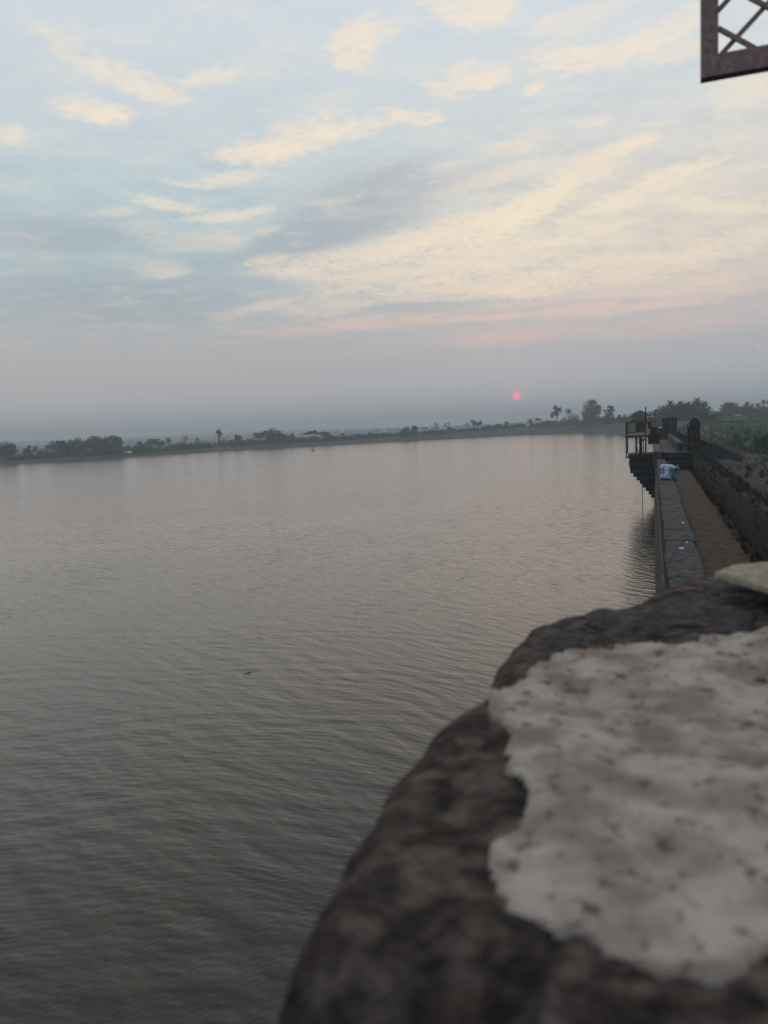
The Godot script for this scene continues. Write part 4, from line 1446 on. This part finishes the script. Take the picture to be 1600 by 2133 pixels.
func build_platform() -> void:
	var t := thing("sluice_platform", "rusty iron platform with mesh railing standing over the stepped bay", "platform")
	var zs := [-57.4, -60.6]
	for zz in zs:
		put("leg", one_tube(Vector3(-1.80, 3.62 if zz > -59.0 else 3.8, zz), Vector3(-1.80, 6.17, zz), 0.045), mats.iron, t)
		put("leg", one_tube(Vector3(-1.15, 3.8, zz), Vector3(-1.15, 5.1, zz), 0.035), mats.iron, t)
		put("leg", one_tube(Vector3(-0.50, 3.8, zz), Vector3(-0.50, 6.25, zz), 0.04), mats.iron, t)
		put("beam", one_bar(Vector3(-1.86, 5.08, zz), Vector3(-0.2, 5.13, zz), 0.14, 0.06), mats.iron, t)
		put("top_rail", one_bar(Vector3(-1.86, 6.16, zz), Vector3(-0.4, 6.25, zz), 0.05, 0.05), mats.iron, t)
		put("bottom_rail", one_bar(Vector3(-1.80, 5.40, zz), Vector3(-0.5, 5.43, zz), 0.04, 0.04), mats.iron, t)
	put("foot_bracket", one_bar(Vector3(-1.84, 3.66, -57.9), Vector3(-1.66, 3.66, -57.9), 0.10, 0.12), mats.iron, t)
	put("foot_bracket", one_bar(Vector3(-1.80, 3.64, -57.35), Vector3(-1.70, 3.66, -58.1), 0.07, 0.07), mats.iron, t)
	put("pedestal", one_box(Vector3(-0.84, 4.46, -58.6), Vector3(0.20, 1.3, 0.3)), mats.dark_wall, t)
	put("brace", one_bar(Vector3(-1.15, 4.75, -57.4), Vector3(-0.80, 4.75, -57.6), 0.05, 0.05), mats.iron, t)
	put("brace", one_bar(Vector3(-1.15, 4.5, -57.4), Vector3(-1.0, 4.1, -57.4), 0.04, 0.04), mats.iron, t)
	put("valve_stem", one_tube(Vector3(-0.64, 3.8, -57.8), Vector3(-0.64, 5.0, -57.8), 0.03), mats.iron, t)
	put("valve_wheel", one_tube(Vector3(-0.75, 4.86, -57.8), Vector3(-0.53, 4.9, -57.8), 0.05), mats.iron, t)
	put("deck", one_box(Vector3(-1.02, 5.20, -59.0), Vector3(1.66, 0.07, 3.3)), mats.iron, t)
	put("top_rail", one_bar(Vector3(-1.84, 6.16, -57.4), Vector3(-1.84, 6.16, -60.6), 0.05, 0.05), mats.iron, t)
	for face in 2:
		var m := MB.new()
		var w := 1.28 if face == 0 else 3.1
		var k := -0.75
		while k < w:
			for s in 2:
				var a := maxf(0.0, k)
				var b := minf(w, k + 0.74)
				if b - a < 0.02: continue
				var ya := 5.42 + (a - k)
				var yb := 5.42 + (b - k)
				if s:
					ya = 11.58 - ya
					yb = 11.58 - yb
				var p := Vector3(-1.79 + a, ya, -57.4) if face == 0 else Vector3(-1.80, ya, -57.45 - a)
				var q := Vector3(-1.79 + b, yb, -57.4) if face == 0 else Vector3(-1.80, yb, -57.45 - b)
				m.bar(p, q, 0.02, 0.02)
			k += 0.095
		tag(put("wire_mesh", m.done(), mats.iron, t), "", "", "", "stuff")
	put("sheet_panel", one_box(Vector3(-0.86, 5.78, -60.58), Vector3(0.72, 0.72, 0.01)), mats.iron, t)

	var hs := thing("sluice_hoist", "dark iron sluice hoist with ladder posts and tall spindle beside the platform", "hoist")
	put("plinth", block(Vector3(0.80, 0.75, 1.0), 0.03, Vector3i(4, 4, 4), 0.012, 120.0, 4.0), mats.dark_wall, hs).position = Vector3(0.06, 4.9, -59.2)
	put("gearbox", block(Vector3(0.52, 0.50, 0.6), 0.08, Vector3i(4, 4, 4), 0.008, 120.0, 5.0), mats.iron, hs).position = Vector3(0.10, 5.52, -59.2)
	put("gearbox_cover", block(Vector3(0.30, 0.5, 0.42), 0.07, Vector3i(3, 4, 3), 0.008, 120.0, 6.0), mats.iron, hs).position = Vector3(-0.22, 5.9, -59.2)
	for x in [-0.19, 0.13]:
		put("post", one_bar(Vector3(x, 4.5, -58.8), Vector3(x, 6.80 if x < 0.0 else 6.95, -58.8), 0.05, 0.05), mats.iron, hs)
	for k in 6:
		put("rung", one_bar(Vector3(-0.19, 5.5 + k * 0.22, -58.8), Vector3(0.13, 5.52 + k * 0.22, -58.8), 0.03, 0.03), mats.iron, hs)
	put("spindle", one_tube(Vector3(-0.485, 5.2, -59.0), Vector3(-0.485, 7.22, -59.0), 0.04), mats.iron, hs)
	put("spindle_nut", one_tube(Vector3(-0.485, 6.0, -59.0), Vector3(-0.485, 6.35, -59.0), 0.10), mats.iron, hs)
	var wheel := MB.new()
	var ring := PackedVector3Array()
	var rad := PackedFloat32Array()
	for k in 17:
		ring.append(Vector3(-0.30 + cos(TAU * k / 16.0) * 0.24, 6.35 + sin(TAU * k / 16.0) * 0.24, -58.75))
		rad.append(0.025)
	wheel.tube(ring, rad, 6)
	for k in 4:
		wheel.bar(Vector3(-0.30, 6.35, -58.75), ring[k * 4], 0.025, 0.025)
	put("hand_wheel", wheel.done(), mats.iron, hs)


func build_foreground() -> void:
	var t := thing("masonry_parapet", "big blurred block of rough dark masonry topped with pale plaster in the near foreground", "wall")
	put("rubble_core", parapet_core(), mats.stone, t)
	rng.seed = 21
	var poly := PackedVector2Array([Vector2(-0.222, -1.10), Vector2(-0.19, -1.22), Vector2(-0.14, -1.36), Vector2(-0.05, -1.41), Vector2(0.096, -1.466), Vector2(0.2, -1.56), Vector2(0.6, -1.7), Vector2(0.62, -0.60), Vector2(0.2, -0.62), Vector2(0.085, -0.60), Vector2(0.04, -0.56), Vector2(-0.03, -0.555), Vector2(-0.085, -0.58), Vector2(-0.131, -0.61), Vector2(-0.161, -0.69), Vector2(-0.150, -0.75), Vector2(-0.158, -0.83), Vector2(-0.175, -0.92), Vector2(-0.185, -0.97), Vector2(-0.222, -1.04)])
	put("plaster_patch", slab_from(poly, 6.1, 0.010, 0.009, 0.040, 0.007, true), mats.plaster, t)
	# stones at the water-side edge and at the far end: centre, size, kind
	var st := [[-0.205, 6.045, -0.70, 0.13, 0.10, 0.26, 1, "reddish"], [-0.21, 6.04, -0.94, 0.12, 0.11, 0.20, 1, "reddish"], [-0.19, 6.05, -1.20, 0.09, 0.09, 0.20, 0, ""], [-0.175, 6.055, -1.47, 0.13, 0.10, 0.22, 2, ""], [-0.175, 6.01, -0.46, 0.16, 0.11, 0.18, 0, ""], [-0.06, 6.068, -1.58, 0.19, 0.09, 0.22, 2, ""], [0.08, 6.068, -1.68, 0.22, 0.09, 0.26, 2, ""], [0.22, 6.066, -1.84, 0.26, 0.10, 0.28, 2, ""], [-0.02, 5.99, -0.38, 0.22, 0.12, 0.20, 0, ""], [-0.19, 5.99, -0.29, 0.20, 0.16, 0.26, 0, ""], [0.12, 6.0, -0.40, 0.2, 0.1, 0.2, 2, ""], [0.46, 6.05, -1.95, 0.24, 0.1, 0.26, 0, ""]]
	for s in st:
		var b := put("stone", block(Vector3(s[3], s[4], s[5]), 0.035, Vector3i(8, 6, 9), 0.020, 700.0, s[2] * 10.0), [mats.stone, mats.red_stone, mats.grey_stone][s[6]], t)
		b.position = Vector3(s[0] + 0.005, s[1] - 0.014, s[2])
		b.rotation.y = sin(s[2] * 20.0) * 0.15
	var slab := put("pale_slab", slab_from(PackedVector2Array([Vector2(0.128, -1.813), Vector2(0.165, -1.735), Vector2(0.213, -1.658), Vector2(0.36, -1.56), Vector2(0.44, -1.78), Vector2(0.40, -1.98), Vector2(0.249, -1.944), Vector2(0.18, -1.905)]), 6.155, 0.012, 0.02, 0.006, 0.004), mats.pale)
	tag(slab, "flat pale yellowish stone slab lying on the far right corner of the foreground masonry", "stone slab")
	# iron lattice panel overhead
	var g := thing("iron_lattice_panel", "brown iron frame with diagonal lattice bars hanging into the top right corner", "lattice panel")
	var z := -2.45
	var x0 := 0.133
	var x1 := 1.35
	var y0 := 7.428
	var y1 := 8.5
	var s := 0.044
	put("stile", one_box(Vector3(x0 + s * 0.5, (y0 + y1) * 0.5, z), Vector3(s, y1 - y0, 0.04)), mats.paint_iron, g)
	put("stile", one_box(Vector3(x1 - s * 0.5, (y0 + y1) * 0.5, z), Vector3(s, y1 - y0, 0.04)), mats.paint_iron, g)
	put("rail", one_box(Vector3((x0 + x1) * 0.5, y0 + 0.028, z), Vector3(x1 - x0 - s * 2.0, 0.056, 0.038)), mats.paint_iron, g)
	put("rail", one_box(Vector3((x0 + x1) * 0.5, y1 - 0.028, z), Vector3(x1 - x0 - s * 2.0, 0.056, 0.038)), mats.paint_iron, g)
	var a := Vector2(x0 + s, y0 + 0.056)
	var b := Vector2(x1 - s, y1 - 0.056)
	for k in range(-10, 20):
		for dir in 2:
			var m := 0.93 if dir == 0 else -0.76
			var c := (7.482 if dir == 0 else 7.555) + 0.123 * k   # height where it meets the left stile
			var p := []
			for q in [[a.x, c], [b.x, c + m * (b.x - a.x)], [a.x + (a.y - c) / m, a.y], [a.x + (b.y - c) / m, b.y]]:
				if q[0] >= a.x - 0.001 and q[0] <= b.x + 0.001 and q[1] >= a.y - 0.001 and q[1] <= b.y + 0.001: p.append(Vector3(q[0], q[1], z + (0.006 if dir else -0.006)))
			if p.size() >= 2 and p[0].distance_to(p[-1]) > 0.02:
				put("lattice_bar", one_bar(p[0], p[-1], 0.0115, 0.010, Vector3(0, 0, 1)), mats.paint_iron, g)
	put("post", one_box(Vector3(x1 + 0.04, 6.0, z), Vector3(0.07, 5.2, 0.07)), mats.paint_iron, g)


func build_far_side() -> void:
	for q in [
		["round", -228.9, 1.3, -225.6, 6.0, 8.3, "round dark tree at the far left edge of the far shore"],
		["sparse", -226.6, 0.2, -234.9, 5.0, 4.1, "thin-leaved low tree just right of the leftmost dark tree"],
		["bare", -228.8, 0.2, -241.6, 5.9, 5.7, "bare grey tree standing left of the long dark grove, outer one of two"],
		["bare", -227.8, 0.2, -246.0, 6.1, 5.8, "bare grey tree close beside the long dark grove, inner one of two"],
		["bush", -222.0, 0.4, -237.4, 3.7, 4.1, "low rounded bush under the two bare grey trees on the left shore"],
		["wide", -219.2, 0.4, -244.1, 6.4, 9.8, "broad tree forming the left end of the long dark grove"],
		["wide", -216.9, 0.5, -251.2, 6.7, 10.4, "broad tree second from the left in the long dark grove"],
		["round", -212.3, 0.5, -256.4, 7.2, 8.9, "tall dense tree third from the left in the long dark grove"],
		["round", -210.7, 0.7, -263.8, 7.1, 8.7, "tallest rounded tree at the right end of the long dark grove"],
		["bare", -217.8, 0.6, -239.5, 5.6, 4.5, "leafless tree whose pale branches show before the left end of the dark grove"],
		["bush", -210.5, 1.1, -272.3, 3.0, 2.8, "small bush just right of the long dark grove, beside the white hut"],
		["bush", -206.1, 1.4, -277.2, 3.9, 7.4, "wide low bush right of the white hut on the left shore"],
		["sparse", -205.5, 1.5, -282.8, 4.2, 5.4, "loose tree with open crown rising behind the wide low bush right of the hut"],
		["palm", -202.0, 1.5, -290.5, 4.4, 4.2, "short palm between the white hut and the tall bare tree"],
		["sparse", -204.9, 1.3, -288.4, 3.6, 3.8, "small loose tree squeezed between the open-crowned tree and the short palm"],
		["bare", -197.5, 1.6, -296.3, 6.0, 5.2, "tall bare tree with forked dead branches left of the slender column tree"],
		["bare", -194.7, 1.9, -301.7, 4.1, 3.0, "small bare tree with two tufts nearest left of the slender column tree"],
		["bush", -196.9, 1.4, -289.4, 3.1, 5.5, "low bush at the foot of the tall forked bare tree"],
		["column", -185.9, 1.2, -306.7, 8.3, 3.9, "slender column-shaped tall tree standing alone on the far shore"],
		["bush", -183.4, 1.5, -314.5, 4.0, 6.7, "broad low bush directly right of the slender column tree"],
		["sparse", -184.2, 1.5, -320.2, 4.7, 3.6, "thin-crowned taller tree rising out of the bush right of the column tree"],
		["bush", -179.0, 1.6, -319.2, 3.1, 5.8, "rounded bush midway between the column tree and the big round dark tree"],
		["sparse", -175.1, 1.7, -324.2, 4.5, 6.3, "loose bushy tree touching the left side of the big round dark tree"],
		["round", -168.7, 1.7, -326.0, 6.5, 9.1, "big round dark tree with dense crown left of the umbrella tree"],
		["bare", -174.4, 1.8, -329.5, 6.2, 4.6, "bare twiggy tree showing behind the left shoulder of the big round dark tree"],
		["bush", -161.3, 2.2, -328.9, 3.6, 5.9, "rounded bush between the big round dark tree and the umbrella tree"],
		["sparse", -164.2, 2.1, -329.0, 3.2, 3.2, "thin small tree on the left of the bush next to the umbrella tree"],
		["umbrella", -154.6, 1.9, -339.0, 5.3, 10.2, "flat-topped umbrella tree with forked trunk on the far shore"],
		["bush", -148.3, 2.7, -343.2, 3.4, 5.1, "bush immediately right of the flat-topped umbrella tree"],
		["sparse", -151.1, 2.7, -345.5, 3.2, 2.8, "thin upright tree behind the bush right of the umbrella tree"],
		["sparse", -142.3, 2.6, -347.0, 2.3, 2.3, "small upright tree standing alone mid-shore right of the umbrella tree's bush"],
		["bush", -138.1, 2.4, -356.9, 2.3, 6.2, "long low bush with uneven top in the middle of the far shore"],
		["sparse", -132.7, 2.3, -360.1, 2.1, 2.4, "narrow loose tree at the right end of the long low mid-shore bush"],
		["bush", -130.9, 2.4, -364.8, 1.4, 4.8, "low spreading bush left of the tiny leafless tree mid-shore"],
		["bare", -127.2, 2.2, -366.1, 1.9, 2.2, "tiny leafless tree above the low mid-shore scrub"],
		["bare", -120.1, 2.5, -373.1, 2.4, 2.9, "small leafless tree just left of the dark mounded bush by the lone flat palm"],
		["bush", -122.8, 2.5, -369.0, 1.4, 3.9, "low scrub bush between the two small leafless mid-shore trees"],
		["bush", -116.4, 2.4, -371.0, 3.6, 6.8, "dark mounded bush left of the lone flat palm"],
		["round", -114.0, 2.7, -374.9, 4.1, 2.9, "small round treetop joined to the dark mounded bush left of the lone flat palm"],
		["toddy", -109.0, 2.2, -376.6, 4.6, 3.9, "lone flat-headed palm with a thin trunk beside the pale blue house"],
		["bare", -101.4, 2.6, -391.1, 5.7, 6.0, "round twiggy tree directly right of the pale blue house"],
		["bush", -100.5, 3.0, -394.7, 2.7, 3.5, "small bush at the foot of the round twiggy tree beside the pale blue house"],
		["bare", -92.6, 3.0, -400.7, 4.5, 5.1, "bare rounded tree, left one of the pair right of the pale blue house"],
		["sparse", -88.7, 3.1, -405.0, 4.3, 5.1, "thinly leaved rounded tree, right one of the pair right of the pale blue house"],
		["bush", -94.2, 3.0, -394.2, 2.0, 2.5, "low bush at the foot of the pair of rounded trees right of the house"],
		["bush", -82.9, 3.7, -411.2, 2.0, 3.1, "small bush on the bank far below and left of the setting sun"],
		["bush", -78.9, 3.5, -417.8, 2.3, 4.2, "low bush on the bank right of the smallest bush, left of the sun"],
		["sparse", -75.5, 3.3, -419.1, 3.3, 1.8, "thin upright shoot-like tree on the bank just left of below the sun"],
		["bush", -69.8, 3.3, -422.5, 2.8, 6.8, "spreading bush on the bank right below the setting sun"],
		["palm", -61.9, 3.0, -416.6, 4.1, 5.1, "low palm with broad fronds on the bank just right of below the sun"],
		["sparse", -59.2, 3.6, -424.5, 4.4, 2.9, "slim leafless-topped tree beside the low broad palm under the sun"],
		["bush", -52.7, 3.6, -418.3, 4.0, 7.2, "thick bush between the low broad palm and the tall loose tree"],
		["sparse", -49.4, 3.9, -424.6, 9.5, 5.7, "tall loose tree with airy round crown left of the tall palm"],
		["palm", -41.6, 3.7, -414.5, 8.8, 5.5, "tall palm with arching fronds left of the biggest far-bank tree"],
		["bush", -40.9, 3.6, -415.3, 5.0, 8.6, "thick bush at the foot of the tall arching palm"],
		["round", -29.1, 3.3, -397.4, 12.6, 8.6, "biggest dark tree with domed top on the right part of the far bank"],
		["bush", -34.7, 3.5, -405.0, 6.1, 8.8, "dark bulk of bush on the left flank of the biggest far-bank tree"],
		["bush", -23.3, 3.5, -381.4, 7.1, 9.1, "dark tall bush on the right flank of the biggest far-bank tree"],
		["sparse", -17.5, 4.2, -348.7, 7.3, 3.7, "thin tree with drooping looped top right of the biggest far-bank tree"],
		["bush", -16.0, 4.2, -338.1, 3.8, 6.9, "bush beneath the thin drooping-topped tree"],
		["bush", -10.4, 4.5, -313.4, 3.5, 4.8, "hazy bush left of the small green dome by the iron platform"],
	]:
		tree(q[0], Vector3(q[1], q[2], q[3]), q[4], q[5], q[6], "trees and bushes along the far shore")
	for q in [
		["round", -3.2, 5.1, -200.0, 2.9, 4.0, "small green domed tree behind the iron platform's mesh railing"],
		["dome", 6.2, 2.7, -264.9, 7.4, 15.4, "great domed rain tree with wide crown behind the brick pillars"],
		["dome", 13.1, 2.5, -254.7, 7.6, 9.1, "right-hand shoulder tree of the great dome behind the brick pillars"],
		["palm", 5.3, 2.7, -261.9, 9.5, 3.1, "palm rising from the great domed tree, leftmost of its five palms"],
		["palm", 8.5, 2.5, -269.9, 9.7, 2.5, "palm rising from the great domed tree, second of five from left"],
		["palm", 11.1, 2.3, -274.8, 9.4, 2.1, "shortest palm rising from the great domed tree, middle of five"],
		["palm", 12.9, 2.5, -257.7, 10.0, 3.3, "tallest palm rising from the great domed tree"],
		["palm", 15.3, 2.3, -261.6, 9.2, 2.7, "palm rising from the great domed tree, rightmost of its five palms"],
		["bush", 17.0, 2.2, -261.5, 4.2, 4.5, "bush at the right foot of the great domed tree"],
		["dome", 28.7, 2.3, -338.8, 8.3, 8.5, "hazy domed tree left of the village roofs"],
		["dome", 34.4, 2.0, -343.3, 7.0, 11.7, "hazy wide domed tree behind the village roofs"],
		["dome", 41.1, 1.7, -337.5, 7.0, 9.5, "hazy domed tree at the right edge of the picture"],
		["column", 32.2, 1.8, -298.3, 6.6, 2.5, "dark narrow tree standing before the hazy village trees"],
		["palm", 30.5, 2.5, -348.7, 8.7, 2.0, "palm half hidden at the left end of the hazy right-hand palm row"],
		["palm", 31.5, 2.1, -340.5, 9.3, 2.7, "palm with full head above the left hazy domed tree"],
		["palm", 34.8, 2.0, -333.2, 9.4, 3.2, "palm with drooping head right of the gap in the hazy palm row"],
		["palm", 37.2, 1.9, -338.0, 8.8, 2.3, "small palm fourth from left in the hazy right-hand palm row"],
		["palm", 38.9, 1.8, -335.8, 9.1, 2.5, "palm fifth from left in the hazy right-hand palm row"],
		["palm", 39.9, 1.9, -327.6, 10.1, 2.8, "tallest palm of the hazy right-hand row near the picture's edge"],
		["palm", 41.8, 1.8, -329.4, 10.0, 2.4, "palm cut by the right edge of the picture"],
		["bush", 2.5, 3.6, -230.0, 3.0, 5.4, "low bush seen between the far brick pillars and the great dome's foot"],
		["round", 20.7, 1.3, -299.3, 5.8, 4.8, "dim rounded tree between the great dome and the hazy village trees"],
		["dome", 10.1, 2.5, -262.0, 8.2, 9.0, "densest central part of the great dark crown behind the far brick pillars"],
	]:
		tree(q[0], Vector3(q[1], q[2], q[3]), q[4], q[5], q[6], "trees and palms beyond the field at right")
	# scrub on the crest of the bank, in one mass
	rng.seed = 31
	var scrubs := []
	var line := [[-226.0, -224.0, 1.0], [-212.0, -242.0, 1.2], [-199.0, -266.0, 1.5], [-190.0, -292.0, 1.7], [-178.0, -312.0, 1.8], [-160.0, -328.0, 1.9], [-143.0, -346.0, 1.9], [-126.0, -364.0, 2.0], [-109.0, -378.0, 2.3], [-97.0, -391.0, 2.6], [-85.0, -405.0, 3.0], [-72.0, -416.0, 3.4], [-57.0, -419.0, 3.6], [-41.0, -413.0, 3.9], [-26.0, -392.0, 4.1], [-14.0, -350.0, 4.2], [-4.0, -300.0, 4.4]]
	for i in 2600:
		var k := rng.randf() * (line.size() - 1.001)
		var a0 = line[int(k)]
		var a1 = line[int(k) + 1]
		var t := k - int(k)
		if nz.get_noise_1d(k * 160.0) < -0.1 and rng.randf() < 0.75: continue
		scrubs.append(Vector3(lerpf(a0[0], a1[0], t) + rng.randf_range(-2, 2), lerpf(a0[2], a1[2], t) - 0.1, lerpf(a0[1], a1[1], t) - rng.randf_range(0, 9)))
	var clump := leaves([[Vector3(0, 0.5, 0), Vector3(1.2, 0.8, 1.2)], [Vector3(0.5, 1.3, 0.2), Vector3(0.6, 0.7, 0.6)]], 74, 0.5, Color(0.045, 0.055, 0.032))
	strew("bank_scrub", "low dark scrub growing in a ragged line along the crest of the far bank", "scrub", clump, mats.leaf, scrubs)
	var woods := []
	while woods.size() < 700:
		var a := deg_to_rad(rng.randf_range(-52.0, 2.0))
		var d := rng.randf_range(1150.0, 2200.0)
		if nz.get_noise_2d(rad_to_deg(a) * 30.0, d * 0.3) < 0.0: continue
		woods.append(Vector3(sin(a) * d, 1.2, -cos(a) * d))
	var grove := leaves([[Vector3(0, 1.8, 0), Vector3(6.0, 1.8, 6.0)], [Vector3(2.0, 3.4, 0.5), Vector3(3.0, 1.4, 3.0)], [Vector3(-3.2, 2.9, -0.5), Vector3(2.4, 1.2, 2.4)]], 260, 1.4, Color(0.042, 0.052, 0.032))
	strew("far_woodland", "hazy belt of distant woodland far behind the trees of the far shore", "woodland", grove, mats.leaf, woods)
	# pale blue house on the far shore
	var h := thing("house", "pale blue two-storey house with dark roof tank on the far shore", "house", Vector3(-114.2, 2.0, -414.6))
	h.rotation.y = 0.27
	put("wall", one_box(Vector3(-1.4, 2.1, 0), Vector3(2.0, 4.2, 4.0)), mats.house, h)
	put("wall", one_box(Vector3(0.9, 2.7, -0.2), Vector3(2.58, 5.4, 4.4)), mats.house, h)
	put("floor_band", one_box(Vector3(0.9, 2.7, 0.02), Vector3(2.7, 0.18, 4.5)), mats.house_trim, h)
	put("parapet", one_box(Vector3(0.9, 5.5, -0.2), Vector3(2.7, 0.18, 4.5)), mats.house_trim, h)
	put("roof_tank", one_tube(Vector3(-0.05, 5.5, 0), Vector3(-0.05, 6.6, 0), 0.42, 10), mats.dark_glass, h)
	put("stair_head", prism(PackedVector2Array([Vector2(1.2, 5.4), Vector2(2.05, 5.4), Vector2(2.05, 6.5), Vector2(1.8, 6.4)]), -1.0, 0.9), mats.house_trim, h)
	for w in [[0.4, 3.7], [1.7, 3.7], [1.7, 1.3], [-1.5, 1.4]]:
		var f := put("window", one_box(Vector3(w[0], w[1], 2.03), Vector3(0.5, 0.9, 0.08)), mats.house_trim, h)
		put("pane", one_box(Vector3(w[0], w[1], 2.075), Vector3(0.38, 0.78, 0.03)), mats.dark_glass, f)
	# low roofs among the trees
	for r in [["small white-roofed hut on the left shore by the long dark grove", Vector3(-199.4, 0.6, -258.9), 2.0, 1.0], ["light-roofed shed among the trees behind the iron platform", Vector3(-5.4, 4.6, -290.0), 3.4, 2.0], ["upper village shed with pale roof in the hazy trees at right", Vector3(31.9, 2.2, -336.0), 3.0, 3.2], ["lower left village shed with pale roof at the field's end", Vector3(27.5, 1.9, -320.0), 2.4, 1.5], ["lower right village shed with pale roof at the field's end", Vector3(30.3, 1.9, -321.0), 2.6, 1.5]]:
		var s := thing("shed", r[0], "shed", r[1])
		put("wall", one_box(Vector3(0, r[3] * 0.5, 0), Vector3(r[2] * 0.9, r[3], 2.2)), mats.mud, s)
		put("roof", prism(PackedVector2Array([Vector2(-r[2] * 0.55, r[3] - 0.02), Vector2(r[2] * 0.55, r[3] - 0.02), Vector2(r[2] * 0.5, r[3] + 0.2), Vector2(0, r[3] + 0.48), Vector2(-r[2] * 0.5, r[3] + 0.2)]), -1.3, 1.3), mats.tin, s)
		put("door", one_box(Vector3(0.2, r[3] * 0.4, 1.105), Vector3(0.5, r[3] * 0.75, 0.03)), mats.dark_glass, s)
	# dark float out on the water
	var bt := thing("boat", "tiny dark boat with a hunched load far out on the water", "boat", Vector3(-111.1, 0.0, -243.6))
	put("hull", block(Vector3(1.15, 0.26, 0.6), 0.12, Vector3i(6, 2, 4), 0.02, 100.0, 3.0), mats.shoe, bt).position = Vector3(0, 0.05, 0)
	put("load", block(Vector3(0.55, 0.5, 0.4), 0.16, Vector3i(4, 4, 4), 0.03, 160.0, 4.0), mats.feather, bt).position = Vector3(0.05, 0.36, 0)
	# poles by the field
	for q in [["thin pole nearest the dam at the edge of the green field", Vector3(9.6, 2.4, -110.6), 2.4], ["thin pole farther off beside the field's dry margin", Vector3(10.2, 2.3, -158.3), 3.2]]:
		var o := put("field_pole", one_tube(Vector3(0, -0.4, 0), Vector3(0.05, q[2], 0), 0.06), mats.bark)
		o.position = q[1]
		tag(o, q[0], "pole")
	# the field
	rng.seed = 99
	var crop := []
	var dark := []
	while crop.size() < 9000:
		var z := -78.0 - 150.0 * pow(rng.randf(), 1.3)
		var left := 9.2 + maxf(0.0, -z - 80.0) * 0.03 + nz.get_noise_2d(z * 20.0, 0) * 1.6
		var x := left + rng.randf() * rng.randf() * (14.0 + maxf(0.0, -z - 78.0) * 0.12)
		if x > -z * 0.16 + 3.0: continue
		var p := Vector3(x, land(x, z) - 0.05, z)
		if nz.get_noise_2d(x * 40.0, z * 14.0) > 0.16: dark.append(p)
		crop.append(p)
	strew("crop_field", "green crop field on the low ground right of the dam", "crop", tuft(0.75, 12, 0.7), mats.crop, crop)
	strew("dark_shrubs", "darker green shrubs standing through the crop field", "shrubs", tuft(1.5, 16, 0.9), mats.dark_crop, dark)
	var scrub := []
	while scrub.size() < 2600:
		var z := rng.randf_range(-230.0, -10.0)
		var x := rng.randf_range(2.9, 14.0)
		if nz.get_noise_2d(x * 50.0, z * 22.0) < 0.02: continue
		scrub.append(Vector3(x, land(x, z) - 0.03, z))
	strew("scrub_grass", "dry grass and scrub on the brown ground below the dam", "grass", tuft(0.26, 9, 0.2), mats.dry_grass, scrub)
	for q in [[9.0, -52.0, 2.2, 3.0, "lower dark bush at the right edge of the picture below the crop field"], [13.2, -84.0, 2.2, 4.2, "dark green bush at the right edge within the crop field"]]:
		tree("bush", Vector3(q[0], land(q[0], q[1]) - 0.1, q[1]), q[2], q[3], q[4], "")
